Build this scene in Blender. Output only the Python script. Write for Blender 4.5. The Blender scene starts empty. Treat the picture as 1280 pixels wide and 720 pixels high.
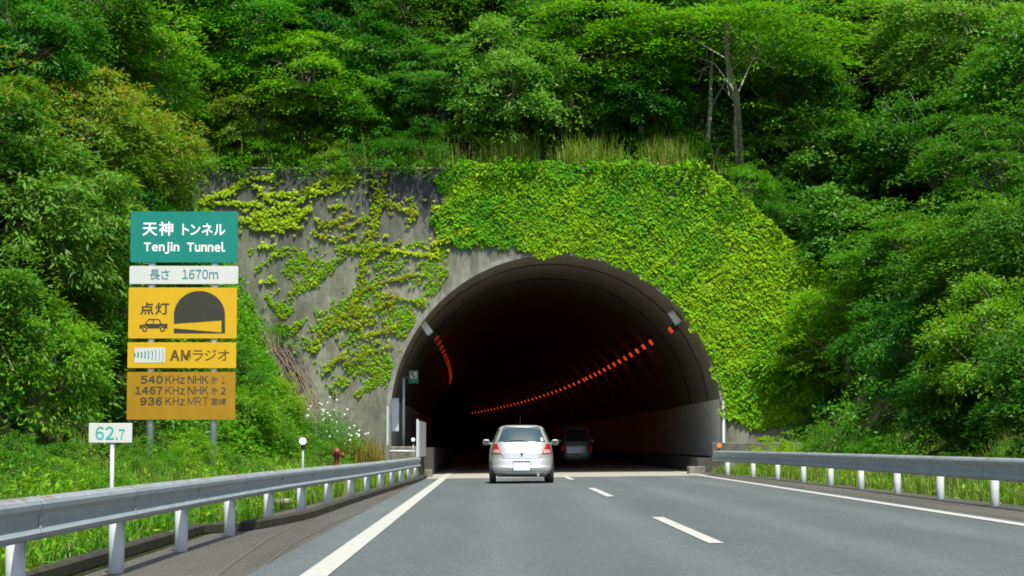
import bpy, math, random
import numpy as np

rng = np.random.default_rng(7)
random.seed(7)
sc = bpy.context.scene
COL = sc.collection
R = math.radians

# ------------------------------------------------------------------ camera
F = 2730.0                      # focal length in photo pixels (1280 wide)
CAMZ = 1.05
PITCH = math.atan(194 / F)
YAW = math.atan(28 / math.hypot(F, 194))
cam_d = bpy.data.cameras.new('camera')
cam_d.sensor_width = 36.0
cam_d.lens = F / 1280 * 36.0
cam_d.clip_end = 3000
cam = bpy.data.objects.new('camera', cam_d)
COL.objects.link(cam)
cam.location = (0, 0, CAMZ)
cam.rotation_euler = (R(90) + PITCH, 0, -YAW)
sc.camera = cam
_f = np.array([math.sin(YAW) * math.cos(PITCH), math.cos(YAW) * math.cos(PITCH), math.sin(PITCH)])
_r = np.array([math.cos(YAW), -math.sin(YAW), 0.0])
_u = np.cross(_r, _f)


def P(px, py, d):
    """the point at distance Y = d behind photo pixel (px, py)"""
    v = _f + _r * ((px - 640) / F) + _u * ((360 - py) / F)
    t = d / v[1]
    return np.array([v[0] * t, d, CAMZ + v[2] * t])


# ------------------------------------------------------------------ helpers
def link(o, parent=None):
    COL.objects.link(o)
    if parent is not None:
        o.parent = parent
    return o


def tag(o, label=None, cat=None, group=None, kind=None):
    if label: o['label'] = label
    if cat: o['category'] = cat
    if group: o['group'] = group
    if kind: o['kind'] = kind
    return o


def empty(name, loc, label=None, cat=None, group=None, rz=0):
    o = bpy.data.objects.new(name, None)
    o.empty_display_size = 0.2
    o.location = loc
    o.rotation_euler = (0, 0, rz)
    link(o)
    return tag(o, label, cat, group)


def copy_tree(o, parent=None):
    c = o.copy()
    COL.objects.link(c)
    c.parent = parent
    for ch in list(o.children):
        copy_tree(ch, c)
    return c


class MB:
    """collects shapes; build() links them as ONE mesh object"""
    def __init__(s):
        s.v = []; s.f = []; s.m = []; s.sm = []

    def add(s, vs, fs, mi=0, smooth=False):
        b = len(s.v)
        s.v += [tuple(map(float, p)) for p in vs]
        for f in fs:
            s.f.append([b + i for i in f]); s.m.append(mi); s.sm.append(smooth)
        return s

    def box(s, x0, x1, y0, y1, z0, z1, mi=0, bev=0.0):
        if bev > 0:
            b = bev
            import itertools
            vs = []
            idx = {}
            for sx, sy, sz in itertools.product((0, 1), repeat=3):
                X, Y, Z = (x0, x1)[sx], (y0, y1)[sy], (z0, z1)[sz]
                ix, iy, iz = b * (1 - 2 * sx), b * (1 - 2 * sy), b * (1 - 2 * sz)
                for k, p in enumerate(((X, Y + iy, Z + iz), (X + ix, Y, Z + iz), (X + ix, Y + iy, Z))):
                    idx[(sx, sy, sz, k)] = len(vs); vs.append(p)
            I = lambda a, c, e, k: idx[(a, c, e, k)]
            fs = []
            for a in (0, 1):
                fs.append([I(a, 0, 0, 0), I(a, 0, 1, 0), I(a, 1, 1, 0), I(a, 1, 0, 0)][::1 if a == 0 else -1])
                fs.append([I(0, a, 0, 1), I(1, a, 0, 1), I(1, a, 1, 1), I(0, a, 1, 1)][::1 if a == 0 else -1])
                fs.append([I(0, 0, a, 2), I(0, 1, a, 2), I(1, 1, a, 2), I(1, 0, a, 2)][::1 if a == 0 else -1])
            for a in (0, 1):
                for c in (0, 1):
                    fs.append([I(a, c, 0, 0), I(a, c, 1, 0), I(a, c, 1, 1), I(a, c, 0, 1)])
                    fs.append([I(a, 0, c, 0), I(a, 1, c, 0), I(a, 1, c, 2), I(a, 0, c, 2)])
                    fs.append([I(0, a, c, 1), I(1, a, c, 1), I(1, a, c, 2), I(0, a, c, 2)])
            for a, c, e in itertools.product((0, 1), repeat=3):
                fs.append([I(a, c, e, 0), I(a, c, e, 1), I(a, c, e, 2)])
            return s.add(vs, fs, mi)
        vs = [(x0, y0, z0), (x1, y0, z0), (x1, y1, z0), (x0, y1, z0), (x0, y0, z1), (x1, y0, z1), (x1, y1, z1), (x0, y1, z1)]
        return s.add(vs, [[0, 3, 2, 1], [4, 5, 6, 7], [0, 1, 5, 4], [1, 2, 6, 5], [2, 3, 7, 6], [3, 0, 4, 7]], mi)

    def tube(s, pts, rad, n=10, mi=0, cap=True, smooth=True):
        pts = [np.array(p, float) for p in pts]
        if not hasattr(rad, '__len__'): rad = [rad] * len(pts)
        vs = []; fs = []
        for i, p in enumerate(pts):
            a = pts[max(i - 1, 0)]; b = pts[min(i + 1, len(pts) - 1)]
            t = b - a; t = t / (np.linalg.norm(t) + 1e-9)
            h = np.array([1.0, 0, 0]) if abs(t[0]) < 0.8 else np.array([0, 1.0, 0])
            e1 = np.cross(t, h); e1 /= np.linalg.norm(e1); e2 = np.cross(t, e1)
            for k in range(n):
                a_ = 2 * math.pi * k / n
                vs.append(p + rad[i] * (math.cos(a_) * e1 + math.sin(a_) * e2))
        for i in range(len(pts) - 1):
            for k in range(n):
                fs.append([i * n + k, i * n + (k + 1) % n, (i + 1) * n + (k + 1) % n, (i + 1) * n + k])
        s.add(vs, fs, mi, smooth)
        if cap:
            b = len(s.v) - len(vs)
            s.f.append([b + k for k in range(n)][::-1]); s.m.append(mi); s.sm.append(False)
            e = b + (len(pts) - 1) * n
            s.f.append([e + k for k in range(n)]); s.m.append(mi); s.sm.append(False)
        return s

    def prism(s, poly, y0, y1, mi=0):
        """polygon in (x,z) extruded from y0 to y1"""
        n = len(poly)
        vs = [(x, y0, z) for x, z in poly] + [(x, y1, z) for x, z in poly]
        fs = [list(range(n)), list(range(2 * n - 1, n - 1, -1))]
        fs += [[i, i + n, (i + 1) % n + n, (i + 1) % n] for i in range(n)]
        return s.add(vs, fs, mi)

    def grid(s, V, mi=0, smooth=True, close_u=False):
        """V: (n, m, 3) array"""
        n, m = V.shape[:2]
        vs = V.reshape(-1, 3)
        fs = []
        for i in range(n - 1):
            for j in range(m - (0 if close_u else 1)):
                j2 = (j + 1) % m
                fs.append([i * m + j, i * m + j2, (i + 1) * m + j2, (i + 1) * m + j])
        return s.add(vs, fs, mi, smooth)

    def sweep(s, path, prof, closed=True, mi=0, smooth=False):
        """path: list of (x,y,z); prof: list of (side, up), side = to the right of travel"""
        path = [np.array(p, float) for p in path]
        m = len(prof); vs = []; fs = []
        for i, p in enumerate(path):
            t = path[min(i + 1, len(path) - 1)] - path[max(i - 1, 0)]
            t[2] = 0; t /= np.linalg.norm(t)
            sd = np.array([t[1], -t[0], 0])
            for a, b in prof:
                vs.append(p + sd * a + np.array([0, 0, b]))
        for i in range(len(path) - 1):
            for k in range(m if closed else m - 1):
                k2 = (k + 1) % m
                fs.append([i * m + k, (i + 1) * m + k, (i + 1) * m + k2, i * m + k2])
        if closed:
            fs.append(list(range(m))); e = (len(path) - 1) * m
            fs.append([e + k for k in range(m)][::-1])
        return s.add(vs, fs, mi, smooth)

    def build(s, name, mat, parent=None, smooth=None):
        me = bpy.data.meshes.new(name)
        off = np.array(parent.location) if parent is not None and parent.parent is None else (
            np.array(parent.parent.location) if parent is not None and parent.parent is not None else np.zeros(3))
        me.from_pydata([tuple(np.array(p) - off) for p in s.v], [], s.f)
        for m in (mat if isinstance(mat, (list, tuple)) else [mat]):
            me.materials.append(m)
        me.polygons.foreach_set('material_index', s.m)
        me.polygons.foreach_set('use_smooth', s.sm if smooth is None else [smooth] * len(s.f))
        me.update()
        o = bpy.data.objects.new(name, me)
        return link(o, parent)


# ------------------------------------------------------------------ materials
def new_mat(name):
    m = bpy.data.materials.new(name); m.use_nodes = True
    nt = m.node_tree
    b = nt.nodes['Principled BSDF']
    return m, nt, b


def N(nt, typ, **kw):
    n = nt.nodes.new(typ)
    for k, v in kw.items():
        if k in n.inputs.keys(): n.inputs[k].default_value = v
        else: setattr(n, k, v)
    return n


def coords(nt, scale=(1, 1, 1), obj=True):
    tc = N(nt, 'ShaderNodeTexCoord')
    mp = N(nt, 'ShaderNodeMapping'); mp.inputs['Scale'].default_value = scale
    nt.links.new(tc.outputs['Object'], mp.inputs['Vector'])
    return mp.outputs['Vector']


def noise(nt, vec, scale, detail=4, rough=0.55):
    n = N(nt, 'ShaderNodeTexNoise'); n.inputs['Scale'].default_value = scale
    n.inputs['Detail'].default_value = detail; n.inputs['Roughness'].default_value = rough
    nt.links.new(vec, n.inputs['Vector'])
    return n.outputs['Fac']


def ramp(nt, fac, stops):
    r = N(nt, 'ShaderNodeValToRGB')
    el = r.color_ramp.elements
    while len(el) < len(stops): el.new(0.5)
    for e, (p, c) in zip(el, stops):
        e.position = p; e.color = (c[0], c[1], c[2], 1) if hasattr(c, '__len__') else (c, c, c, 1)
    nt.links.new(fac, r.inputs['Fac'])
    return r.outputs['Color']


def mixc(nt, fac, a, b, mode='MIX'):
    m = N(nt, 'ShaderNodeMix', data_type='RGBA', blend_type=mode)
    for sock, v in ((m.inputs[0], fac), (m.inputs[6], a), (m.inputs[7], b)):
        if hasattr(v, 'is_linked'): nt.links.new(v, sock)
        elif hasattr(v, '__len__'): sock.default_value = (v[0], v[1], v[2], 1)
        else: sock.default_value = v
    return m.outputs[2]


def bump(nt, b, h, strength=0.3, dist=0.02):
    n = N(nt, 'ShaderNodeBump'); n.inputs['Strength'].default_value = strength; n.inputs['Distance'].default_value = dist
    nt.links.new(h, n.inputs['Height']); nt.links.new(n.outputs['Normal'], b.inputs['Normal'])


def plain(name, c, rough=0.6, metal=0.0, var=0.12, scale=6.0, spec=0.5):
    m, nt, b = new_mat(name)
    v = coords(nt)
    n = noise(nt, v, scale, 5)
    lo = [x * (1 - var) for x in c]; hi = [min(1, x * (1 + var)) for x in c]
    nt.links.new(ramp(nt, n, [(0.3, lo), (0.7, hi)]), b.inputs['Base Color'])
    b.inputs['Roughness'].default_value = rough; b.inputs['Metallic'].default_value = metal
    b.inputs['Specular IOR Level'].default_value = spec
    return m


def emis(name, c, s, body=(0.05, 0.03, 0.02)):
    m, nt, b = new_mat(name)
    b.inputs['Base Color'].default_value = (*body, 1)
    b.inputs['Emission Color'].default_value = (*c, 1); b.inputs['Emission Strength'].default_value = s
    return m


def asphalt(name, c, blot=0.25):
    m, nt, b = new_mat(name)
    v = coords(nt)
    fine = noise(nt, v, 26, 5, 0.85)
    mid_ = noise(nt, v, 9, 5, 0.75)
    big = noise(nt, coords(nt, (0.9, 0.10, 1)), 1.0, 5, 0.6)
    spk = noise(nt, v, 70, 1)
    c1 = ramp(nt, fine, [(0.32, [x * 0.45 for x in c]), (0.5, c), (0.68, [x * 1.75 for x in c])])
    c1 = mixc(nt, 0.7, c1, ramp(nt, mid_, [(0.3, 0.75), (0.7, 1.25)]), 'MULTIPLY')
    c2 = mixc(nt, blot * 2, c1, ramp(nt, big, [(0.3, 0.72), (0.7, 1.22)]), 'MULTIPLY')
    sx = N(nt, 'ShaderNodeSeparateXYZ'); nt.links.new(v, sx.inputs[0])
    wv = N(nt, 'ShaderNodeMath', operation='SINE'); wm = N(nt, 'ShaderNodeMath', operation='MULTIPLY_ADD'); wm.inputs[1].default_value = 3.5; wm.inputs[2].default_value = 1.2
    nt.links.new(sx.outputs[0], wm.inputs[0]); nt.links.new(wm.outputs[0], wv.inputs[0])
    c2 = mixc(nt, 0.8, c2, ramp(nt, wv.outputs[0], [(0.0, 0.90), (1.0, 1.08)]), 'MULTIPLY')
    c3 = mixc(nt, ramp(nt, spk, [(0.64, 0), (0.72, 0.6)]), c2, [x * 2.6 for x in c])
    nt.links.new(c3, b.inputs['Base Color'])
    b.inputs['Roughness'].default_value = 0.85; b.inputs['Specular IOR Level'].default_value = 0.25
    bump(nt, b, fine, 0.35, 0.01)
    return m


def marking(name, c):
    m, nt, b = new_mat(name)
    v = coords(nt)
    w = noise(nt, v, 14, 6, 0.7); w2 = noise(nt, v, 90, 2)
    f = mixc(nt, 0.5, w, w2)
    nt.links.new(ramp(nt, f, [(0.38, [x * 0.42 for x in c]), (0.47, [x * 0.82 for x in c]), (0.7, c)]), b.inputs['Base Color'])
    b.inputs['Roughness'].default_value = 0.7
    return m


def concrete(name, c, streak=True, moss=0.0, dark=0.35, top=None):
    m, nt, b = new_mat(name)
    v = coords(nt)
    n1 = noise(nt, v, 2.2, 8, 0.65)
    n2 = noise(nt, v, 26, 4, 0.7)
    col = ramp(nt, n1, [(0.3, [x * 0.72 for x in c]), (0.7, [x * 1.2 for x in c])])
    col = mixc(nt, 0.55, col, ramp(nt, n2, [(0.25, 0.7), (0.75, 1.2)]), 'MULTIPLY')
    if streak:
        blot = noise(nt, coords(nt, (0.6, 0.6, 0.3)), 1.0, 9, 0.78)
        col = mixc(nt, ramp(nt, blot, [(0.40, 0), (0.60, 0.85)]), col, [x * dark for x in c])
        fleck = noise(nt, v, 5.5, 8, 0.8)
        col = mixc(nt, ramp(nt, fleck, [(0.48, 0), (0.62, 0.7)]), col, [c[0] * 0.42, c[1] * 0.45, c[2] * 0.38])
        s = noise(nt, coords(nt, (1.5, 1.5, 0.13)), 1.3, 8, 0.75)
        col = mixc(nt, ramp(nt, s, [(0.50, 0), (0.66, dark + 0.2)]), col, [x * dark * 0.6 for x in c])
        s2 = noise(nt, coords(nt, (2.2, 2.2, 0.5)), 1.9, 8, 0.75)
        col = mixc(nt, ramp(nt, s2, [(0.55, 0), (0.72, 0.35)]), col, [min(1, x * 1.5) for x in c])
    if top is not None:                                         # soot and algae run down from the top edge
        sz = N(nt, 'ShaderNodeSeparateXYZ'); nt.links.new(v, sz.inputs[0])
        run = noise(nt, coords(nt, (1.3, 1.3, 0.10)), 1.0, 8, 0.72)
        mrg = N(nt, 'ShaderNodeMapRange'); mrg.inputs['From Min'].default_value = top - 4.0; mrg.inputs['From Max'].default_value = top; mrg.inputs['To Min'].default_value = 0.0; mrg.inputs['To Max'].default_value = 0.36
        nt.links.new(sz.outputs[2], mrg.inputs['Value'])
        ad = N(nt, 'ShaderNodeMath', operation='ADD'); nt.links.new(run, ad.inputs[0]); nt.links.new(mrg.outputs[0], ad.inputs[1])
        col = mixc(nt, ramp(nt, ad.outputs[0], [(0.55, 0), (0.85, 0.8)]), col, (0.055, 0.058, 0.05))
    if moss:
        g = noise(nt, v, 1.1, 6, 0.7)
        col = mixc(nt, ramp(nt, g, [(0.5, 0), (0.65, moss)]), col, (0.06, 0.075, 0.02))
    nt.links.new(col, b.inputs['Base Color'])
    b.inputs['Roughness'].default_value = 0.9; b.inputs['Specular IOR Level'].default_value = 0.2
    bump(nt, b, n2, 0.4, 0.02)
    return m


def leaf_mat(name, c, trans=None, var=0.35, hue=0.03, gloss=0.35, rough=0.45, tint=None, objvar=0.25, tf=0.45):
    """leaf shader: colour differs leaf by leaf and plant by plant"""
    m = bpy.data.materials.new(name); m.use_nodes = True
    nt = m.node_tree; nt.nodes.clear()
    out = N(nt, 'ShaderNodeOutputMaterial')
    geo = N(nt, 'ShaderNodeNewGeometry'); oi = N(nt, 'ShaderNodeObjectInfo')
    hs = N(nt, 'ShaderNodeHueSaturation')
    col = None
    if tint is not None:
        at = N(nt, 'ShaderNodeAttribute', attribute_name='tint')
        col = mixc(nt, at.outputs['Fac'], c, tint)
        nt.links.new(col, hs.inputs['Color'])
    else:
        hs.inputs['Color'].default_value = (*c, 1)
    def mr(src, a, b_):
        n = N(nt, 'ShaderNodeMapRange'); n.inputs['To Min'].default_value = a; n.inputs['To Max'].default_value = b_
        nt.links.new(src, n.inputs['Value']); return n.outputs['Result']
    h1 = mr(geo.outputs['Random Per Island'], -hue, hue); h2 = mr(oi.outputs['Random'], 0.5 - hue * 0.8, 0.5 + hue * 0.8)
    ad = N(nt, 'ShaderNodeMath', operation='ADD'); nt.links.new(h1, ad.inputs[0]); nt.links.new(h2, ad.inputs[1])
    nt.links.new(ad.outputs[0], hs.inputs['Hue'])
    mul = N(nt, 'ShaderNodeMath', operation='MULTIPLY')
    x = N(nt, 'ShaderNodeMath', operation='FRACT'); y = N(nt, 'ShaderNodeMath', operation='MULTIPLY'); y.inputs[1].default_value = 37.7
    nt.links.new(geo.outputs['Random Per Island'], y.inputs[0]); nt.links.new(y.outputs[0], x.inputs[0])
    nt.links.new(mr(x.outputs[0], 1 - var, 1 + var), mul.inputs[0])
    nt.links.new(mr(oi.outputs['Random'], 1 + objvar, 1 - objvar), mul.inputs[1])
    nt.links.new(mul.outputs[0], hs.inputs['Value'])
    d = N(nt, 'ShaderNodeBsdfPrincipled')
    d.inputs['Roughness'].default_value = rough; d.inputs['Specular IOR Level'].default_value = gloss
    nt.links.new(hs.outputs['Color'], d.inputs['Base Color'])
    t = N(nt, 'ShaderNodeBsdfTranslucent')
    tc = mixc(nt, 1.0, hs.outputs['Color'], trans or (1.4, 1.35, 0.5), 'MULTIPLY')
    nt.links.new(tc, t.inputs['Color'])
    mx = N(nt, 'ShaderNodeMixShader'); mx.inputs[0].default_value = tf
    nt.links.new(d.outputs[0], mx.inputs[1]); nt.links.new(t.outputs[0], mx.inputs[2])
    nt.links.new(mx.outputs[0], out.inputs['Surface'])
    return m


M = {}
M['asphalt'] = asphalt('asphalt', (0.098, 0.112, 0.107))
M['shoulder'] = asphalt('shoulder', (0.088, 0.083, 0.069), 0.5)
M['white_line'] = marking('white_line', (0.53, 0.52, 0.45))
M['road_concrete'] = concrete('road_concrete', (0.36, 0.34, 0.27), streak=False)
M['kerb'] = concrete('kerb', (0.055, 0.052, 0.042), streak=False, moss=0.4)
M['headwall'] = concrete('headwall', (0.325, 0.33, 0.245), True, moss=0.3, dark=0.34, top=10.4)
M['stain'] = concrete('stain', (0.085, 0.09, 0.09), True, dark=0.4)
M['lining'] = concrete('lining', (0.24, 0.215, 0.165), False, moss=0.0)
M['old_concrete'] = concrete('old_concrete', (0.26, 0.25, 0.21), True, moss=0.5, dark=0.35)
M['faint_line'] = marking('faint_line', (0.115, 0.11, 0.092))
M['wall_panel'] = plain('wall_panel', (0.88, 0.88, 0.87), 0.35, var=0.10, scale=2)
M['collar'] = concrete('collar', (0.33, 0.325, 0.27), True, dark=0.5)
M['dark_concrete'] = plain('dark_concrete', (0.07, 0.065, 0.055), 0.9)
M['black'] = plain('black', (0.012, 0.012, 0.013), 0.6)
M['rubber'] = plain('rubber', (0.018, 0.018, 0.019), 0.85)
M['galv'] = plain('galv', (0.36, 0.40, 0.41), 0.55, 0.25, var=0.15, scale=9)
M['post_white'] = plain('post_white', (0.60, 0.64, 0.65), 0.5, var=0.12, scale=7)
M['bark'] = plain('bark', (0.29, 0.25, 0.18), 0.95, var=0.5, scale=9, spec=0.1)
M['soil'] = plain('soil', (0.022, 0.030, 0.009), 0.95, var=0.5, scale=2.5, spec=0.1)
M['orange'] = plain('orange', (0.85, 0.22, 0.02), 0.4)
M['hydrant_red'] = plain('hydrant_red', (0.28, 0.06, 0.05), 0.5, var=0.3, scale=14)
M['white_disc'] = plain('white_disc', (0.85, 0.85, 0.85), 0.4, var=0.04)
M['phone_green'] = plain('phone_green', (0.02, 0.22, 0.12), 0.5)
M['phone_white'] = plain('phone_white', (0.6, 0.68, 0.58), 0.5)
M['lamp_grey'] = plain('lamp_grey', (0.6, 0.64, 0.66), 0.4, 0.2)
M['lamp_dark'] = plain('lamp_dark', (0.06, 0.05, 0.045), 0.5)
M['sodium'] = emis('sodium', (1.0, 0.085, 0.010), 0.36)
M['sodium_dim'] = emis('sodium_dim', (1.0, 0.06, 0.007), 0.095)


def rail_mat():
    m, nt, b = new_mat('rail_steel')
    v = coords(nt)
    n = noise(nt, coords(nt, (3, 1.2, 6)), 2.0, 6, 0.65)
    col = ramp(nt, n, [(0.3, (0.28, 0.35, 0.365)), (0.7, (0.39, 0.46, 0.475))])
    at = N(nt, 'ShaderNodeAttribute', attribute_name='rust')
    r1 = noise(nt, v, 7, 6, 0.75)
    ml = N(nt, 'ShaderNodeMath', operation='MULTIPLY')
    nt.links.new(ramp(nt, r1, [(0.42, 0), (0.56, 1)]), ml.inputs[0]); nt.links.new(at.outputs['Fac'], ml.inputs[1])
    col = mixc(nt, ml.outputs[0], col, (0.22, 0.10, 0.045))
    nt.links.new(col, b.inputs['Base Color'])
    b.inputs['Roughness'].default_value = 0.5; b.inputs['Metallic'].default_value = 0.2
    return m


M['rail'] = rail_mat()

# ------------------------------------------------------------------ terrain
YW = 74.0                       # plane of the tunnel's head wall
CX, CZ, RA = 2.24, 1.83, 5.66   # tunnel arch: centre and radius


def curve_x(y):                 # the tunnel bends to the left
    y = np.asarray(y, float)
    t = np.maximum(0, y - 95)
    return -t * t / (2 * 2300.0)


def road_z(x):
    return 0.012 * (x - 1.0)


def toe_l(y): return np.interp(y, [-40, 20, 40, 48, 58, 66, 74], [-6.5, -7.0, -7.9, -8.3, -7.5, -6.2, -5.8])
def toe_r(y): return np.interp(y, [-40, 40, 60, 74], [11.2, 11.2, 10.6, 9.6])


def bumps(x, y):
    return 0.25 * np.sin(x * 0.9 + 1.3 * np.sin(y * 0.31)) + 0.2 * np.sin(y * 0.7 + x * 0.4) + 0.12 * np.sin(2.1 * x - 1.7 * y)


def side(x, y):
    x = np.asarray(x, float); y = np.asarray(y, float)
    tl = toe_l(y); tr = toe_r(y)
    sl = np.interp(y, [30, 50, 68, 74], [1.25, 1.4, 2.0, 2.1])
    vl = np.clip((-3.45 - x) / (-3.45 - tl), 0, 1) * 0.5
    vr = np.clip((x - 8.4) / (tr - 8.4), 0, 1) * 0.35
    dl = np.maximum(0, tl - x); dr = np.maximum(0, x - tr)
    up = lambda d, s: s * np.minimum(d, 9) + 0.75 * np.maximum(0, d - 9)
    z = -0.08 + np.where(x < 2, vl + up(dl, sl), vr + up(dr, 1.35))
    amp = np.clip(np.maximum(dl, dr) / 2.0, 0, 1)
    return z + bumps(x, y) * amp


def wall_top(x):
    return np.interp(x, [-12, 7.1, 8.9, 10.2, 11.6, 14, 16], [10.35, 10.35, 9.0, 7.8, 6.7, 4.5, 3.0])


def hill(x, y):
    x = np.asarray(x, float); y = np.asarray(y, float)
    h = wall_top(x) - 0.25 + np.maximum(0, y - 74.6) * 0.95
    amp = np.clip((y - 75.5) / 3, 0, 1)
    return np.maximum(h + bumps(x, y) * amp, side(x, np.full_like(y, 74.0)) + np.maximum(0, y - 74.6) * 0.55)


def terrain(x, y):
    return float(hill(x, y) if y > 74.6 else side(x, y))


def sheet(name, xs, ys, fn, mat, skirt=None):
    X, Y = np.meshgrid(xs, ys)
    V = np.stack([X, Y, fn(X, Y)], -1)
    mb = MB().grid(V, smooth=True)
    if skirt is not None:
        x0, x1 = skirt
        for i in range(len(xs) - 1):
            if xs[i + 1] <= x0 or xs[i] >= x1:
                a, b = V[0, i], V[0, i + 1]
                mb.add([a, b, (b[0], b[1], -1), (a[0], a[1], -1)], [[0, 1, 2, 3]])
    return tag(mb.build(name, mat), kind='structure')


xs = np.concatenate([np.arange(-90, -24, 6), np.arange(-24, 30, 0.6), np.arange(30, 97, 6)])
sheet('ground', xs, np.concatenate([np.arange(-60, 10, 5.0), np.arange(10, 74.2, 0.75), [74.58]]), side, M['soil'])
sheet('hill', xs, np.concatenate([[74.6], np.arange(75.2, 110, 0.8), np.arange(110, 200, 4.0)]), hill, M['soil'], skirt=(-3.6, 8.2))
# far ground sheet reaching the horizon
MB().add([(-1500, -1500, -2.2), (1500, -1500, -2.2), (1500, 1500, -2.2), (-1500, 1500, -2.2)], [[0, 1, 2, 3]]).build('far_ground', M['soil'])
tag(bpy.data.objects['far_ground'], kind='structure')


def strip(name, xa, xb, y0, y1, dz, mat, step=1.5, kind='structure'):
    ys = np.arange(y0, y1 + 1e-6, step) if (y1 - y0) > step else np.array([y0, y1])
    if ys[-1] < y1 - 1e-6: ys = np.append(ys, y1)
    fa = xa if callable(xa) else (lambda y: xa + float(curve_x(y)))
    fb = xb if callable(xb) else (lambda y: xb + float(curve_x(y)))
    V = np.array([[(fa(y), y, road_z(fa(y) - float(curve_x(y))) + dz), (fb(y), y, road_z(fb(y) - float(curve_x(y))) + dz)] for y in ys])
    o = MB().grid(V[:, ::1], smooth=False).build(name, mat)
    return tag(o, kind=kind) if kind else o


YJ = 67.2
TEND = 420.0
strip('road', -2.0, 7.05, -60, YJ, 0.0, M['asphalt'])
strip('tunnel_road', -2.0, 7.05, YJ, TEND, 0.0, M['road_concrete'], 3.0)
lx = lambda y: float(np.interp(y, [-60, 20, 30, 40, 50, 62, 70, 95], [-3.55, -3.5, -3.35, -3.0, -2.75, -2.3, -2.0, -2.0]))
strip('left_shoulder', lambda y: lx(y) - 0.25, lambda y: -1.98, -60, 73.9, -0.012 + 0.0, M['shoulder'])
rx = lambda y: float(np.interp(y, [-60, 40, 60, 68, 74], [8.25, 8.15, 8.0, 7.5, 7.2]))
strip('right_shoulder', lambda y: 6.75, rx, -60, 73.9, 0.004, M['shoulder'])
strip('left_edge_line', -1.54, -1.31, -60, 160, 0.008, M['white_line'])
strip('right_edge_line', 6.33, 6.53, -60, 200, 0.008, M['white_line'])
# lane dashes 8 m long every 20 m
for y0 in (2.6, 22.6, 42.4, 62.0, 82, 102, 122):
    strip('lane_dash', 2.26, 2.42, y0, y0 + (8 if y0 != 62.0 else 7.6), 0.008, M['white_line'])
# faint scraped lines on the left shoulder
mb = MB()
for pts, w in (([(-2.05, 14), (-2.35, 20), (-2.55, 25), (-2.6, 28), (-2.7, 30)], 0.018), ([(-2.0, 19), (-2.15, 24), (-2.15, 30), (-2.0, 37)], 0.012)):
    V = np.array([[(x - w, y, road_z(x) - 0.006), (x + w, y, road_z(x) - 0.006)] for x, y in pts])
    mb.grid(V, smooth=False)
tag(mb.build('shoulder_line', M['faint_line']), kind='structure')
# kerbs
kerb_path = [(-3.52, y, -0.05) for y in np.arange(-10, 26.5, 1.5)] + [(-3.5, 27, -.05), (-3.1, 27.9, -.05)] + [
    (float(np.interp(y, [28, 32, 40, 48, 63, 70], [-3.0, -2.62, -2.5, -2.34, -1.98, -1.95])), y, -0.05) for y in np.arange(28.5, 70.1, 1.5)]
tag(MB().sweep(kerb_path, [(0.0, 0), (0.0, 0.09), (-0.03, 0.115), (-0.11, 0.115), (-0.13, 0.10), (-0.13, -.1)]).build('kerb', M['kerb']), kind='structure')
rk = [(rx(y) + 0.02, y, -0.03) for y in np.arange(-10, 72.1, 2)]
tag(MB().sweep(rk, [(0.16, -.1), (0.16, 0.10), (0.0, 0.10), (0.0, -.1)]).build('kerb', M['kerb']), kind='structure')

# ------------------------------------------------------------------ tunnel
tun = empty('tunnel', (CX, YW, 0), 'concrete road tunnel with an arched mouth in a stained, vine-grown head wall', 'tunnel')


def arch_pts(r, n=48, z0=-0.1):
    pts = [(-r, z0)]
    pts += [(-r * math.cos(a), CZ + r * math.sin(a)) for a in np.linspace(0, math.pi, n)]
    pts += [(r, z0)]
    return pts


outer = [(-12.6, -0.6), (-12.6, 10.35), (4.9, 10.35), (6.7, 9.0), (8.0, 7.8), (9.4, 6.7), (11.2, 5.0), (12.2, -0.6)]


def ray_outer(ang, cz):
    d = np.array([math.cos(ang), math.sin(ang)])
    best = None
    pl = outer + [outer[0]]
    for a, b in zip(pl[:-1], pl[1:]):
        a = np.array(a); b = np.array(b); o = np.array([0, cz]); e = b - a
        det = d[0] * (-e[1]) + e[0] * d[1]
        if abs(det) < 1e-9: continue
        q = a - o
        t = (q[0] * (-e[1]) + e[0] * q[1]) / det
        s_ = (d[0] * q[1] - d[1] * q[0]) / det
        if t > 0.1 and -1e-6 <= s_ <= 1 + 1e-6 and (best is None or t < best): best = t
    return d * best + np.array([0, cz])


angs = list(np.linspace(math.pi + 0.28, -0.28, 60)) + [math.atan2(z - CZ, x) if not (x < 0 and z < CZ) else math.atan2(z - CZ, x) + 2 * math.pi for x, z in outer[1:-1]]
angs = sorted(set(angs), reverse=True)


def inner_at(a):
    x, z = math.cos(a), math.sin(a)
    if z >= 0: return (RA * x, CZ + RA * z)
    return (RA * (1 if x > 0 else -1), CZ + RA * z / abs(x))


mb = MB()
inn = [inner_at(a) for a in angs]; out = [tuple(ray_outer(a, CZ)) for a in angs]
n = len(angs)
V0 = [(CX + x, YW, z) for x, z in inn] + [(CX + x, YW, z) for x, z in out]
V1 = [(x, YW + 0.58, z) for x, y, z in V0]
vs = V0 + V1
fs = []
for i in range(n - 1):
    fs.append([i, i + 1, n + i + 1, n + i])
    fs.append([2 * n + i, 3 * n + i, 3 * n + i + 1, 2 * n + i + 1])
    fs.append([n + i, n + i + 1, 3 * n + i + 1, 3 * n + i])
    fs.append([i, 2 * n + i, 2 * n + i + 1, i + 1])
mb.add(vs, fs)
# ends below the road
mb.build('head_wall', M['headwall'], tun)
# coping along the top of the wall
MB().box(CX - 12.62, CX + 4.9, YW - 0.03, YW + 0.62, 10.352, 10.43, bev=0.02).build('coping', M['old_concrete'], tun)
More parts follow.
